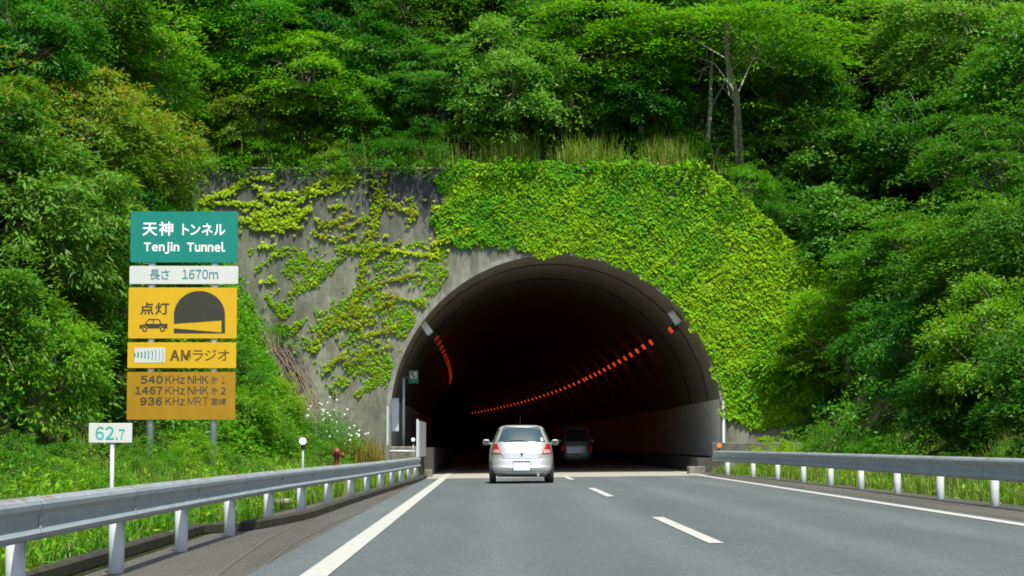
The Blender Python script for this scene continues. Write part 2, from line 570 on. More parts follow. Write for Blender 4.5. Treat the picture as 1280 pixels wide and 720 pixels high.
# darker stained panel near the top
x0, x1 = P(458, 240, YW)[0], P(552, 240, YW)[0]
mb = MB()
zz = np.linspace(P(500, 272, YW)[2], 10.3, 9)
rs = np.random.default_rng(3)
top = [(x, 10.3) for x in np.linspace(x1, x0, 14)]
low = [(x, P(500, 262, YW)[2] - rs.uniform(-0.4, 0.45)) for x in np.linspace(x0, x1, 14)]
vs = []; fs = []
for i in range(14):
    vs += [(low[i][0], YW - 0.006, low[i][1]), (low[i][0], YW - 0.006, 10.3)]
for i in range(13):
    fs.append([2 * i, 2 * i + 2, 2 * i + 3, 2 * i + 1])
mb.add(vs, fs)
mb.build('damp_panel', M['stain'], tun)


def tube_section(y0, y1, r, step, flip=False, lo=-0.1, z_lo=None, z_hi=None, n=48):
    ys = np.append(np.arange(y0, y1, step), y1)
    prof = arch_pts(r, n, lo)
    return np.array([[(CX + float(curve_x(y)) + x, y, z) for x, z in prof] for y in ys])


mb = MB(); mb.grid(tube_section(YW + 0.02, TEND, RA - 0.004, 2.5)[:, ::-1])
mb.build('lining', M['lining'], tun)
# ribs/joints of the lining
for yb in (78.2, 85):
    mb = MB()
    a = tube_section(yb, yb + 0.35, RA - 0.03, 0.35); b = tube_section(yb, yb + 0.35, RA - 0.01, 0.35)
    for i in range(a.shape[1] - 1):
        mb.add([b[0, i], b[0, i + 1], a[0, i + 1], a[0, i]], [[0, 1, 2, 3]])
        mb.add([a[0, i], a[0, i + 1], a[1, i + 1], a[1, i]], [[0, 1, 2, 3]])
        mb.add([a[1, i], a[1, i + 1], b[1, i + 1], b[1, i]], [[0, 1, 2, 3]])
    mb.build('joint_rib', M['dark_concrete'], tun)
# rim of the arch, proud of the wall
mb = MB()
pa = arch_pts(RA - 0.05, 60); pb = arch_pts(RA + 0.10, 60)
for i in range(len(pa) - 1):
    q = [(CX + pa[i][0], pa[i][1]), (CX + pa[i + 1][0], pa[i + 1][1]), (CX + pb[i + 1][0], pb[i + 1][1]), (CX + pb[i][0], pb[i][1])]
    v = [(x, YW - 0.05, z) for x, z in q] + [(x, YW + 0.3, z) for x, z in q]
    mb.add(v, [[0, 1, 2, 3], [0, 4, 5, 1], [2, 6, 7, 3]])
mb.build('arch_rim', M['collar'], tun)
# end cap deep inside
ccx = CX + float(curve_x(TEND))
pts = arch_pts(RA + 0.2, 30)
MB().add([(ccx + x, TEND - 0.5, z) for x, z in pts], [list(range(len(pts)))]).build('dark_end', M['dark_concrete'], tun)
# white wall panels
for sgn, zb in ((-1, 0.95), (1, 0.6)):
    ys = np.arange(YW + 0.05, 200, 2.0)
    V = np.array([[(CX + float(curve_x(y)) + sgn * xx, y, z) for xx, z in ((RA - 0.035, zb), (RA - 0.035, 1.8), (math.sqrt(RA ** 2 - (2.55 - CZ) ** 2) - 0.035, 2.55), (math.sqrt(RA ** 2 - (2.55 - CZ) ** 2), 2.56))] for y in ys])
    MB().grid(V, smooth=False).build('wall_panel', M['wall_panel'], tun)
# raised walkways
for xa, xb, zt in ((CX - RA, -1.95, 0.9), (7.0, CX + RA, 0.55)):
    ys = np.arange(YW - 0.6 if xa < 0 else YW - 0.4, TEND, 4.0)
    prof = [(xa, -0.1), (xa, zt), (xb, zt), (xb, -0.1)]
    V = np.array([[(x + float(curve_x(y)), y, z) for x, z in prof] for y in ys])
    mb = MB().grid(V, smooth=False)
    mb.add(list(V[0]), [[0, 1, 2, 3]])
    mb.build('walkway', M['dark_concrete'], tun)
# bright steel corner strip at the right-hand mouth, dark kerb blocks
MB().box(CX + RA - 0.02, CX + RA + 0.05, YW - 0.075, YW - 0.052, 0.6, 2.5).build('edge_strip', M['white_disc'], tun)
MB().box(CX - RA - 0.06, CX - RA + 0.0, YW - 0.075, YW - 0.052, 0.9, 2.3).build('edge_strip', M['lamp_grey'], tun)

# electric cabinet and conduit just inside the left wall
cab = empty('switch_box', (CX - RA + 0.12, YW + 1.5, 1.3), 'tall grey cable box on the white panel inside the left tunnel mouth', 'cable box')
MB().box(CX - RA + 0.04, CX - RA + 0.30, YW + 1.2, YW + 1.5, 1.45, 2.6, bev=0.02).build('housing', M['lamp_grey'], cab)
MB().tube([(CX - RA + 0.42, YW + 2.2, 0.9), (CX - RA + 0.42, YW + 2.2, 3.3)], 0.05).build('conduit', M['lamp_grey'], cab)

# tunnel lamps: two rows of sodium lamps along the wall
def lamp_pos(y, sgn, k=0.0):
    a = R(37.5)
    rr = RA - 0.14
    return (CX + float(curve_x(y)) + sgn * rr * math.cos(a), y, CZ + rr * math.sin(a)), a


def make_lamp(name, label, group, sgn, mat, L=0.45, Wd=0.23):
    t = empty(name, (0, 0, 0), label, 'tunnel lamp', group)
    a = R(37.5)
    ex = np.array([-sgn * math.cos(a), 0, -math.sin(a)])      # into the tunnel
    ez = np.array([-sgn * math.sin(a), 0, math.cos(a)])
    def bx(mb, u0, u1, y0, y1, w0, w1):
        vs = []
        for u in (u0, u1):
            for y in (y0, y1):
                for w in (w0, w1):
                    vs.append(ex * u + ez * w + np.array([0, y, 0]))
        mb.add(vs, [[0, 1, 3, 2], [4, 6, 7, 5], [0, 4, 5, 1], [2, 3, 7, 6], [0, 2, 6, 4], [1, 5, 7, 3]])
    mb = MB(); bx(mb, -0.12, 0.06, -L / 2 - .04, L / 2 + .04, -Wd / 2 - .03, Wd / 2 + .03)
    mb.build('housing', M['lamp_dark'], t)
    mb = MB(); bx(mb, 0.062, 0.14, -L / 2, L / 2, -Wd / 2, Wd / 2)
    mb.build('lens', mat, t)
    return t


lampR = make_lamp('tunnel_lamp', 'orange sodium lamp in the long row on the right wall inside the tunnel', 'right-hand row of tunnel lamps', 1, M['sodium'])
lampL = make_lamp('tunnel_lamp', 'orange sodium lamp in the short row on the left wall inside the tunnel', 'left-hand row of tunnel lamps', -1, M['sodium_dim'])
ys = list(np.arange(88.5, 140, 4.15)) + list(np.arange(141, 300, 5.2))
for i, y in enumerate(ys):
    o = lampR if i == 0 else copy_tree(lampR)
    o.location = lamp_pos(y, 1)[0]
for i, y in enumerate(np.arange(85.0, 150, 4.15)):
    o = lampL if i == 0 else copy_tree(lampL)
    o.location = lamp_pos(y, -1)[0]
# the lamps' own light on the lining: one source under every second lamp
for sgn in (-1, 1):
    for y in np.arange(92.6, 300, 8.3):
        ld = bpy.data.lights.new('lamp_light', 'POINT'); ld.energy = 0.95; ld.color = (1.0, 0.13, 0.03); ld.shadow_soft_size = 0.05
        lo_ = bpy.data.objects.new('lamp_light', ld); link(lo_)
        (x_, y_, z_), a_ = lamp_pos(y + 2.0, sgn)
        lo_.location = (x_ - sgn * 0.35, y_, z_ - 0.25)
o = make_lamp('tunnel_lamp', 'single orange lamp set apart nearest the right side of the tunnel mouth', None, 1, M['sodium'])
o.location = lamp_pos(78.8, 1)[0]
# grey floodlights near the mouth
for px, py, sgn, lab in ((533, 410, -1, 'grey floodlight on the arch lining at the left of the mouth'), (843, 397, 1, 'grey floodlight on the arch lining at the right of the mouth')):
    p = P(px, py, YW + 1.6)
    fl = empty('floodlight', tuple(p), lab, 'floodlight', 'floodlights inside the tunnel mouth')
    a = R(40)
    mb = MB()
    L_ = []
    for dx, dz in ((-0.12, -0.25), (0.12, -0.25), (0.12, 0.25), (-0.12, 0.25)):
        ang = sgn * -R(35) if sgn < 0 else R(35)
        c_, s_ = math.cos(ang), math.sin(ang)
        L_.append((p[0] + dx * c_ - dz * s_, p[2] + dx * s_ + dz * c_))
    mb.prism(L_, p[1] - 0.14, p[1] + 0.14)
    mb.build('housing', M['lamp_grey'], fl)
    q = [(p[0] + (x - p[0]) * 0.8, p[2] + (z - p[2]) * 0.8) for x, z in L_]
    MB().prism(q, p[1] - 0.16, p[1] - 0.141).build('lens', M['wall_panel'], fl)
    MB().tube([(p[0], p[1] + 0.1, p[2]), (p[0] + sgn * 0.25, p[1] + 0.15, p[2] + 0.28)], 0.05).build('bracket', M['lamp_dark'], fl)

# emergency-telephone sign
p = P(517, 471, YW + 3.0)
ph = empty('telephone_sign', tuple(p), 'small green emergency telephone sign with a handset on the left tunnel wall', 'sign')
MB().box(p[0] - 0.17, p[0] + 0.17, p[1], p[1] + 0.04, p[2] - 0.23, p[2] + 0.23, bev=0.01).build('board', M['phone_green'], ph)
MB().box(p[0] - 0.125, p[0] + 0.115, p[1] - 0.006, p[1] - 0.001, p[2] - 0.06, p[2] + 0.18).build('white_field', M['phone_white'], ph)
arc = [(p[0] + 0.10 - 0.15 * math.cos(t), p[1] - 0.012, p[2] + 0.13 - 0.15 * math.sin(t)) for t in np.linspace(-0.15, 1.25, 9)]
mb = MB().tube(arc, [0.035, 0.035, 0.02, 0.018, 0.018, 0.018, 0.02, 0.035, 0.035], 8)
mb.build('handset', M['black'], ph)
MB().box(p[0] - 0.19, p[0] - 0.13, p[1] + 0.02, p[1] + 0.06, p[2] - 0.25, p[2] + 0.25).box(CX - RA, p[0] - 0.1, p[1] + 0.045, p[1] + 0.07, p[2] - 0.05, p[2] + 0.05).build('bracket', M['lamp_dark'], ph)

# white steel gate at the walkway, left of the mouth
def boxpx(mb, x0, y0, x1, y1, d, dep, mi=0, bev=0.0):
    a = P(x0, y1, d); b = P(x1, y0, d)
    return mb.box(a[0], b[0], d, d + dep, a[2], b[2], mi, bev)


g = P(523, 571, 69.5)
gate = empty('access_gate', (g[0], 69.5, 0.0), 'white steel access gate standing open at the left walkway', 'gate')
boxpx(MB(), 520.5, 524, 523, 571, 69.2, 0.06).build('gate_post', M['post_white'], gate)
mb = MB(); a = P(523, 571, 69.3); b = P(531, 530, 73.2)
mb.add([(a[0], 69.3, a[2]), (b[0], 73.2, a[2]), (b[0], 73.2, b[2] + .05), (a[0], 69.3, P(523, 526, 69.3)[2])] +
       [(a[0] + .04, 69.3, a[2]), (b[0] + .04, 73.2, a[2]), (b[0] + .04, 73.2, b[2] + .05), (a[0] + .04, 69.3, P(523, 526, 69.3)[2])],
       [[0, 1, 2, 3], [7, 6, 5, 4], [0, 3, 7, 4], [3, 2, 6, 7], [1, 5, 6, 2], [0, 4, 5, 1]])
mb.build('gate_leaf', M['galv'], gate)

# small front wall of the walkway with a white pipe rail
cw = empty('walkway_wall', (P(502, 570, 71.5)[0], 71.5, 0), 'low concrete end wall of the left walkway with a white pipe along it', 'wall')
boxpx(MB(), 481, 558, 521, 600, 71.8, 0.3, bev=0.03).build('block', M['old_concrete'], cw)
a = P(484, 564, 71.6); b = P(519, 564, 71.6)
MB().tube([tuple(a), tuple(b)], 0.035).tube([(a[0], 71.6, a[2]), (a[0], 71.75, a[2] - .1)], .03).build('pipe', M['post_white'], cw)
boxpx(MB(), 480, 556, 487, 602, 71.5, 0.25, bev=0.02).build('pillar', M['old_concrete'], cw)

# kerb blocks at the two ends of the walkways
for nm, x0, y0, x1, y1, lab in ((0, 530.5, 587, 540, 601, 'small concrete kerb block at the left edge of the tunnel mouth'), (1, 861, 583, 882, 596, 'wide mossy concrete kerb block at the right edge of the tunnel mouth')):
    mb = MB(); boxpx(mb, x0, y0, x1, y1, 70.0 if nm == 0 else 70.5, 0.7, bev=0.03)
    o = mb.build('kerb_block', M['old_concrete'])
    tag(o, lab, 'concrete block')

# low concrete wall behind the right rail
mb = MB(); boxpx(mb, 890, 553, 1004, 578, 69.5, 0.35, bev=0.03)
tag(mb.build('retaining_wall', M['old_concrete']), 'low mossy concrete wall behind the end of the right guardrail', 'wall', kind='thing')
mb = MB(); boxpx(mb, 1004, 559, 1120, 580, 70.2, 0.35, bev=0.03)
tag(mb.build('retaining_wall', M['old_concrete']), 'lower stretch of concrete wall half hidden by weeds on the right', 'wall', kind='thing')
mb = MB(); boxpx(mb, 319, 624, 361, 630, 37.5, 0.5, bev=0.02)
tag(mb.build('concrete_cover', M['road_concrete']), 'flat pale concrete drain cover in the grass behind the left guardrail', 'drain cover')

# ------------------------------------------------------------------ guardrails
PROF = [(0.0, 0.0), (0.03, 0.008), (0.074, 0.035), (0.082, 0.068), (0.058, 0.105), (0.050, 0.16), (0.056, 0.215), (0.078, 0.255), (0.080, 0.295), (0.065, 0.325), (0.03, 0.345), (-0.02, 0.352)]


def guardrail(name, pts, posts, label, sgn, hgt, post_h, ptop):
    """pts: rail line on (x,y,zbottom); the beam faces the road"""
    g = empty(name, (posts[0][0], posts[0][1], 0), label, 'guardrail')
    ys = np.arange(pts[0][1], pts[-1][1] + 0.01, 0.5)
    X = np.interp(ys, [p[1] for p in pts], [p[0] for p in pts]); Z = np.interp(ys, [p[1] for p in pts], [p[2] for p in pts])
    X = np.convolve(np.pad(X, 3, mode='edge'), np.ones(7) / 7, 'valid')
    path = list(zip(X, ys, Z))
    k = hgt / 0.352
    front = [(sgn * a, b * k) for a, b in PROF]
    back = [(sgn * (a - 0.006), b * k) for a, b in PROF[::-1]]
    prof = front + back
    if sgn < 0: prof = prof[::-1]
    mb = MB(); mb.sweep(path, prof, True, smooth=False)
    o = mb.build('beam', M['rail'], g)
    me = o.data
    at = me.attributes.new('rust', 'FLOAT', 'POINT')
    co = np.empty(len(me.vertices) * 3); me.vertices.foreach_get('co', co); co = co.reshape(-1, 3)
    yy = co[:, 1] + g.location[1]
    zz = np.tile(np.array([b for a, b in prof]), len(path)) / hgt
    dj = np.abs(((yy - posts[0][1] + 2) % 4) - 2)
    rust = np.clip(0.45 + 0.9 * np.exp(-dj * 1.6) , 0, 1) * np.clip((zz - 0.88) * 9, 0, 1) + 0.12 * np.exp(-dj * 4) * (zz < 0.1)
    at.data.foreach_set('value', rust.astype(np.float32))
    # splice plates at every other post
    for (x, y, zb) in posts:
        mbp = MB()
        zr = float(np.interp(y, ys, Z))
        xb = float(np.interp(y, ys, X)) - sgn * 0.075
        mbp.tube([(xb, y, zb - 0.3), (xb, y, zr + hgt * ptop)], 0.068, 16)
        p = mbp.build('post', M['post_white'], g)
        MB().box(min(xb, xb + sgn * 0.075), max(xb, xb + sgn * 0.075), y - 0.045, y + 0.045, zr + hgt * 0.38, zr + hgt * 0.62).build('bracket', M['galv'], p)
    # lap joints
    for (x, y, zb) in posts[::1]:
        i = int(np.argmin(np.abs(ys - (y + 0.3))))
        if i + 1 >= len(path): continue
        mbp = MB(); mbp.sweep([path[i], (path[i][0] + (path[i + 1][0] - path[i][0]) * .3, path[i][1] + .10, path[i][2])], [(sgn * (a + 0.004), b * k) for a, b in PROF] if sgn > 0 else [(sgn * (a + 0.004), b * k) for a, b in PROF][::-1], closed=False)
        for db in (0.02, 0.08):
            for hb in (0.105, 0.215):
                xb_ = path[i][0] + sgn * 0.055; yb_ = path[i][1] + db; zb_ = path[i][2] + hb * k
                mbp.tube([(xb_, yb_, zb_), (xb_ + sgn * 0.012, yb_, zb_)], 0.014, 6)
        mbp.build('lap_joint', M['galv'], g)
    return g


lp = [(-3.2, 6), (-3.2, 10.9), (-3.2, 14.9), (-3.2, 18.9), (-3.18, 22.7), (-3.13, 26.5), (-3.07, 30.5), (-2.96, 34.5), (-2.83, 38.5), (-2.68, 42.5), (-2.6, 46.5), (-2.5, 50.5), (-2.42, 54.5), (-2.36, 58.5), (-2.3, 62.5), (-2.2, 66.0)]
lpts = [(x + 0.07, y, float(np.interp(y, [6, 14, 66], [0.39, 0.385, 0.33]))) for x, y in lp]
guardrail('guardrail', lpts, [(x, y, 0.0) for x, y in lp[1:]], 'weathered grey steel guardrail curving along the left shoulder', 1, 0.30, 0, 0.85)
rp = [(7.78, 26), (7.8, 29.8), (7.8, 33.8), (7.8, 37.9), (7.82, 42.0), (7.84, 46.2), (7.82, 50.2), (7.8, 54.4), (7.74, 58.8), (7.6, 63.0), (7.3, 66.7), (6.95, 68.3)]
rpts = [(x - 0.07, y, float(np.interp(y, [26, 34, 68], [0.48, 0.48, 0.47]))) for x, y in rp]
guardrail('guardrail', rpts, [(x, y, 0.05) for x, y in rp[1:-1]], 'weathered grey steel guardrail along the right edge of the road', -1, 0.35, 0, 0.85)

# ------------------------------------------------------------------ signs
def glyph(ch, bold):
    """outline of one character (full-width forms come from the CJK face bundled with Blender)"""
    wide = chr(ord(ch) + 0xFEE0) if '!' <= ch <= '~' else ch
    cu = bpy.data.curves.new('glyph', 'FONT'); cu.body = wide; cu.size = 1.0; cu.offset = bold; cu.resolution_u = 3
    tmp = bpy.data.objects.new('glyph', cu); COL.objects.link(tmp)
    bpy.context.view_layer.update()
    dg = bpy.context.evaluated_depsgraph_get()
    me = bpy.data.meshes.new_from_object(tmp.evaluated_get(dg))
    co = np.empty(len(me.vertices) * 3); me.vertices.foreach_get('co', co); co = co.reshape(-1, 3)
    fs = [list(p.vertices) for p in me.polygons]
    bpy.data.objects.remove(tmp); bpy.data.curves.remove(cu); bpy.data.meshes.remove(me)
    return co, fs


def text_mesh(s, name, box, mat, parent, y, bold=0.0, gap=0.09):
    """text fitted into box = (x0, z0, x1, z1) on the plane y"""
    V = []; Fs = []; pen = 0.0
    for ch in s:
        co, fs = glyph(ch, bold)
        lo, hi = co[:, 0].min(), co[:, 0].max()
        if ch == 'j': lo += 0.10
        b0 = sum(len(v) for v in V)
        V.append(np.stack([co[:, 0] - lo + pen, co[:, 1]], -1)); Fs += [[b0 + i for i in q] for q in fs]
        pen += hi - lo + gap
    co = np.concatenate(V)
    lo, hi = co.min(0), co.max(0)
    x0, z0, x1, z1 = box
    vs = [(x0 + (p[0] - lo[0]) / (hi[0] - lo[0]) * (x1 - x0), y, z0 + (p[1] - lo[1]) / (hi[1] - lo[1]) * (z1 - z0)) for p in co]
    mb = MB(); mb.add(vs, Fs)
    return mb.build(name, mat, parent)


def sign_mat(name, c, dirt=0.25, fade=0.0):
    m, nt, b = new_mat(name)
    n = noise(nt, coords(nt, (1.2, 1, 0.5)), 2.2, 6, 0.7)
    col = ramp(nt, n, [(0.3, [x * (1 - dirt) for x in c]), (0.65, c)])
    s = noise(nt, coords(nt, (7, 1, 0.6)), 1.6, 5, 0.7)
    col = mixc(nt, ramp(nt, s, [(0.55, 0), (0.8, dirt * 1.6)]), col, [x * 0.45 for x in c])
    nt.links.new(col, b.inputs['Base Color']); b.inputs['Roughness'].default_value = 0.45
    return m


M['sg_green'] = sign_mat('sg_green', (0.001, 0.235, 0.175), 0.12)
M['sg_white'] = sign_mat('sg_white', (0.66, 0.68, 0.62), 0.08)
M['sg_yellow'] = sign_mat('sg_yellow', (0.70, 0.42, 0.002), 0.08)
M['sg_ochre'] = sign_mat('sg_ochre', (0.42, 0.225, 0.003), 0.16)
M['ink'] = plain('ink', (0.035, 0.035, 0.02), 0.6)
M['ink_brown'] = plain('ink_brown', (0.10, 0.06, 0.01), 0.6)
M['ink_grey'] = plain('ink_grey', (0.05, 0.048, 0.03), 0.6, var=0.3, scale=3)
M['ink_teal'] = plain('ink_teal', (0.06, 0.25, 0.24), 0.6)
M['km_teal'] = plain('km_teal', (0.05, 0.42, 0.36), 0.6)
M['lettering_white'] = plain('lettering_white', (0.85, 0.87, 0.84), 0.5, var=0.03)

SD = 48.0
base = P(228, 585, SD)
zg = terrain(base[0], SD)
sign = empty('tunnel_sign', (base[0], SD, zg), 'stack of green, white and yellow tunnel information boards on two grey posts', 'road sign')
M['sign_post'] = plain('sign_post', (0.80, 0.83, 0.84), 0.45, var=0.1)
for px in (187.5, 266.5):
    xx = P(px, 480, SD)[0]
    zt = P(px, 268, SD)[2]
    MB().tube([(xx, SD + 0.09, zg - 0.5), (xx, SD + 0.09, zt)], 0.08, 16).build('post', M['sign_post'], sign)


def board(name, x0, y0, x1, y1, mat, rad=0.05, lab=None, border=None):
    a = P(x0, y1, SD); b = P(x1, y0, SD)
    x0, x1, z0, z1 = a[0], b[0], a[2], b[2]
    pts = []
    for cx_, cz_, a0 in ((x1 - rad, z1 - rad, 0), (x0 + rad, z1 - rad, 90), (x0 + rad, z0 + rad, 180), (x1 - rad, z0 + rad, 270)):
        for t in range(0, 91, 15):
            pts.append((cx_ + rad * math.cos(R(a0 + t)), cz_ + rad * math.sin(R(a0 + t))))
    o = MB().prism(pts[::-1], SD - 0.03, SD + 0.005).build(name, mat, sign)
    MB().box(x0 + 0.1, x1 - 0.1, SD + 0.006, SD + 0.05, z0 + (z1 - z0) * .3, z0 + (z1 - z0) * .3 + .05).build('crossbar', M['galv'], o)
    if lab: o['label'] = lab
    return o


def tx(s, x0, y0, x1, y1, mat, parent, bold=0.0, name='lettering'):
    a = P(x0, y1, SD); b = P(x1, y0, SD)
    return text_mesh(s, name, (a[0], a[2], b[0], b[2]), mat, parent, SD - 0.034, bold)


b1 = board('name_board', 163, 264.5, 297.5, 328, M['sg_green'], 0.06, 'green board naming the tunnel in white')
tx('天神', 178, 277, 217, 295, M['lettering_white'], b1, 0.022)
tx('トンネル', 228, 279.5, 282, 294.5, M['lettering_white'], b1, 0.022)
tx('Tenjin', 180, 302.5, 224.5, 317.5, M['lettering_white'], b1, 0.038)
tx('Tunnel', 234, 302.5, 282, 315, M['lettering_white'], b1, 0.038)
b2 = board('length_board', 162, 332.5, 298, 355, M['sg_white'], 0.04, 'white board giving the tunnel length')
tx('長さ', 187, 337, 212, 350, M['ink_teal'], b2, 0.01)
tx('1670m', 228, 337, 273, 349, M['ink_teal'], b2, 0.015)
b3 = board('headlight_board', 160.5, 359.5, 296.5, 423, M['sg_yellow'], 0.02, 'yellow board with a car and a tunnel pictogram')
tx('点灯', 175, 378, 212, 393.5, M['ink'], b3, 0.018)


def px_poly(mb, pts, y, th=0.003):
    q = [P(x, z, SD) for x, z in pts]
    mb.prism([(p[0], p[2]) for p in q], y - th, y)


def zpt(x, y): return (155 + x * 145 / 1280, 355 + y * 70 / 618)       # a detail crop of the sign


mb = MB()
arc = [(835 + 282 * math.cos(t), 345 - 268 * math.sin(t)) for t in np.linspace(0, math.pi, 28)]
px_poly(mb, [zpt(*p) for p in arc + [(553, 440), (1075, 402), (1078, 402), (1117, 402)]], SD - 0.031)
px_poly(mb, [zpt(*p) for p in [(1078, 403), (1117, 403), (1117, 545), (1078, 545)]], SD - 0.031)
px_poly(mb, [zpt(*p) for p in [(553, 490), (1077, 534), (1077, 545), (553, 545)]], SD - 0.031)
mb.build('tunnel_pictogram', M['ink'], b3)
mb = MB()
px_poly(mb, [zpt(*p) for p in [(173, 455), (245, 440), (480, 440), (486, 455), (476, 470), (488, 490), (455, 490), (445, 468), (425, 462), (405, 468), (392, 490), (268, 490), (255, 468), (232, 462), (205, 470), (195, 492), (173, 488)]], SD - 0.031)
for (xa, ya), (xb, yb) in (((240, 440), (272, 392)), ((272, 392), (385, 392)), ((385, 392), (415, 440)), ((326, 392), (326, 440))):
    dx, dy = xb - xa, yb - ya; L_ = math.hypot(dx, dy); nx, ny = -dy / L_ * 5, dx / L_ * 5
    px_poly(mb, [zpt(xa + nx, ya + ny), zpt(xb + nx, yb + ny), zpt(xb - nx, yb - ny), zpt(xa - nx, ya - ny)], SD - 0.032)
for cxx in (230, 427):
    for k in range(16):
        t0, t1 = 2 * math.pi * k / 16, 2 * math.pi * (k + 1) / 16
        px_poly(mb, [zpt(cxx + 29 * math.cos(t0), 498 + 29 * math.sin(t0)), zpt(cxx + 29 * math.cos(t1), 498 + 29 * math.sin(t1)), zpt(cxx + 17 * math.cos(t1), 498 + 17 * math.sin(t1)), zpt(cxx + 17 * math.cos(t0), 498 + 17 * math.sin(t0))], SD - 0.033)
mb.build('car_pictogram', M['ink'], b3)
b4 = board('radio_board', 159.5, 428, 295.5, 460, M['sg_yellow'], 0.015, 'narrow yellow board about AM radio')
mb = MB(); px_poly(mb, [(168.5, 435), (206.5, 434.5), (206.5, 453), (168.5, 453.5)], SD - 0.031)
mb.build('white_field', M['sg_white'], b4)
mb = MB()
for k in range(9):
    cxk = 169.3 + k * 4.15; hh = 2.6 + k * 0.75; wk = 2.2 - k * 0.2
    arcp = [(cxk + 1.6 * math.cos(t) * (0.3 + k * 0.12), 443.7 - hh * math.sin(t)) for t in np.linspace(-1.2, 1.2, 9)]
    arcq = [(x - wk, y) for x, y in arcp][::-1]
    px_poly(mb, arcp + arcq, SD - 0.035)
mb.build('radio_wave_pictogram', M['ink_teal'], b4)
tx('AM', 212.5, 437.5, 238.5, 451, M['ink_brown'], b4, 0.04)
tx('ラジオ', 241, 437, 287, 451, M['ink_brown'], b4, 0.004)
b5 = board('frequency_board', 158.5, 465, 294.5, 524.5, M['sg_ochre'], 0.015, 'faded ochre board listing radio frequencies')
for s, x0, x1, y0, y1, bo in (('540', 176, 204, 469.5, 479.5, .03), ('KHz', 207, 231.5, 469.5, 479.5, .006), ('NHK', 235, 261, 469.5, 479.5, .006), ('㐧', 264, 273, 470.5, 479.5, 0), ('1', 277.5, 281, 470.5, 479.5, 0),
                              ('1467', 169, 203.5, 483, 493, .03), ('KHz', 207, 231.5, 483, 493, .006), ('NHK', 235, 261, 483, 493, .006), ('㐧', 264, 273, 484, 493, 0), ('2', 276, 282.5, 484, 493, .01),
                              ('936', 175.5, 203, 496.5, 506.5, .03), ('KHz', 207, 231.5, 496.5, 506.5, .006), ('MRT', 235, 261, 496.5, 506.5, -.002), ('宮崎', 264, 283, 497.5, 506.5, .006)):
    tx(s, x0, y0, x1, y1, M['ink_grey'], b5, bo)

# kilometre post
KD = 22.0
kb = P(138.5, 672, KD)
kp = empty('kilometre_post', (kb[0], KD, 0.1), 'small white kilometre sign reading 62.7 on a thin post behind the left guardrail', 'sign')
a = P(111, 553.5, KD); b = P(165.5, 529, KD)
kbd = MB().box(a[0], b[0], KD - 0.012, KD + 0.004, a[2], b[2], bev=0.003).build('board', M['sg_white'], kp)
MB().tube([(kb[0], KD + 0.02, -0.1), (kb[0], KD + 0.02, b[2] - 0.03)], 0.021, 12).build('post', M['post_white'], kp)
a = P(119.5, 549.5, KD); b = P(143, 533, KD)
text_mesh('62', 'lettering', (a[0], a[2], b[0], b[2]), M['km_teal'], kbd, KD - 0.015, 0.012)
a = P(145, 549.5, KD); b = P(156.5, 536.5, KD)
text_mesh('.7', 'lettering', (a[0], a[2], b[0], b[2]), M['km_teal'], kbd, KD - 0.015, 0.008)

# delineators
def delineator(px, py, rpx, d, label, mat, zb):
    p = P(px, py, d); r = rpx * d / F
    t = empty('delineator', (p[0], d, zb), label, 'delineator')
    mb = MB(); pts = [(p[0] + r * math.cos(a), p[2] + r * math.sin(a)) for a in np.linspace(0, 2 * math.pi, 25)[:-1]]
    mb.prism(pts[::-1], d - 0.02, d + 0.01)
    mb.build('reflector', mat, t)
    mb = MB(); q = [(p[0] + r * 1.12 * math.cos(a), p[2] + r * 1.12 * math.sin(a)) for a in np.linspace(0, 2 * math.pi, 25)[:-1]]
    mb.prism(q[::-1], d - 0.012, d + 0.03); mb.build('rim', M['galv'], t)
    MB().tube([(p[0], d + 0.045, zb), (p[0], d + 0.045, p[2])], 0.018, 10).build('post', M['galv'], t)
    MB().tube([(p[0], d + 0.045, p[2] - r * 1.1 - 0.06), (p[0], d + 0.045, p[2] - r * 1.05)], 0.035, 10).build('clamp', M['lamp_dark'], t)


delineator(378.5, 551.5, 4.4, 35.3, 'round white delineator on a thin post behind the middle of the left guardrail', M['white_disc'], 0.0)
delineator(516.5, 549.5, 2.4, 68.5, 'tiny round white delineator beside the open access gate', M['white_disc'], 0.3)
delineator(899, 557, 2.9, 67.5, 'round orange delineator on the end of the right guardrail', M['orange'], 0.4)

# fire hydrant
p = P(421, 580, 58.0)
z0 = terrain(p[0], 58) - 0.02
hy = empty('hydrant', (p[0], 58, z0), 'rusty red fire hydrant in the weeds behind the left guardrail', 'hydrant')
zt = P(421, 560, 58)[2]
MB().tube([(p[0], 58, z0), (p[0], 58, z0 + .06), (p[0], 58, z0 + .06), (p[0], 58, zt - .16), (p[0], 58, zt - .15), (p[0], 58, zt - .05), (p[0], 58, zt)], [.11, .11, .075, .07, .09, .085, .03], 14).build('body', M['hydrant_red'], hy)
MB().tube([(p[0], 58, zt - .19), (p[0] + .15, 58, zt - .19), (p[0] + .15, 58, zt - .19), (p[0] + .19, 58, zt - .19)], [.045, .045, .065, .065], 12).build('outlet', M['hydrant_red'], hy)

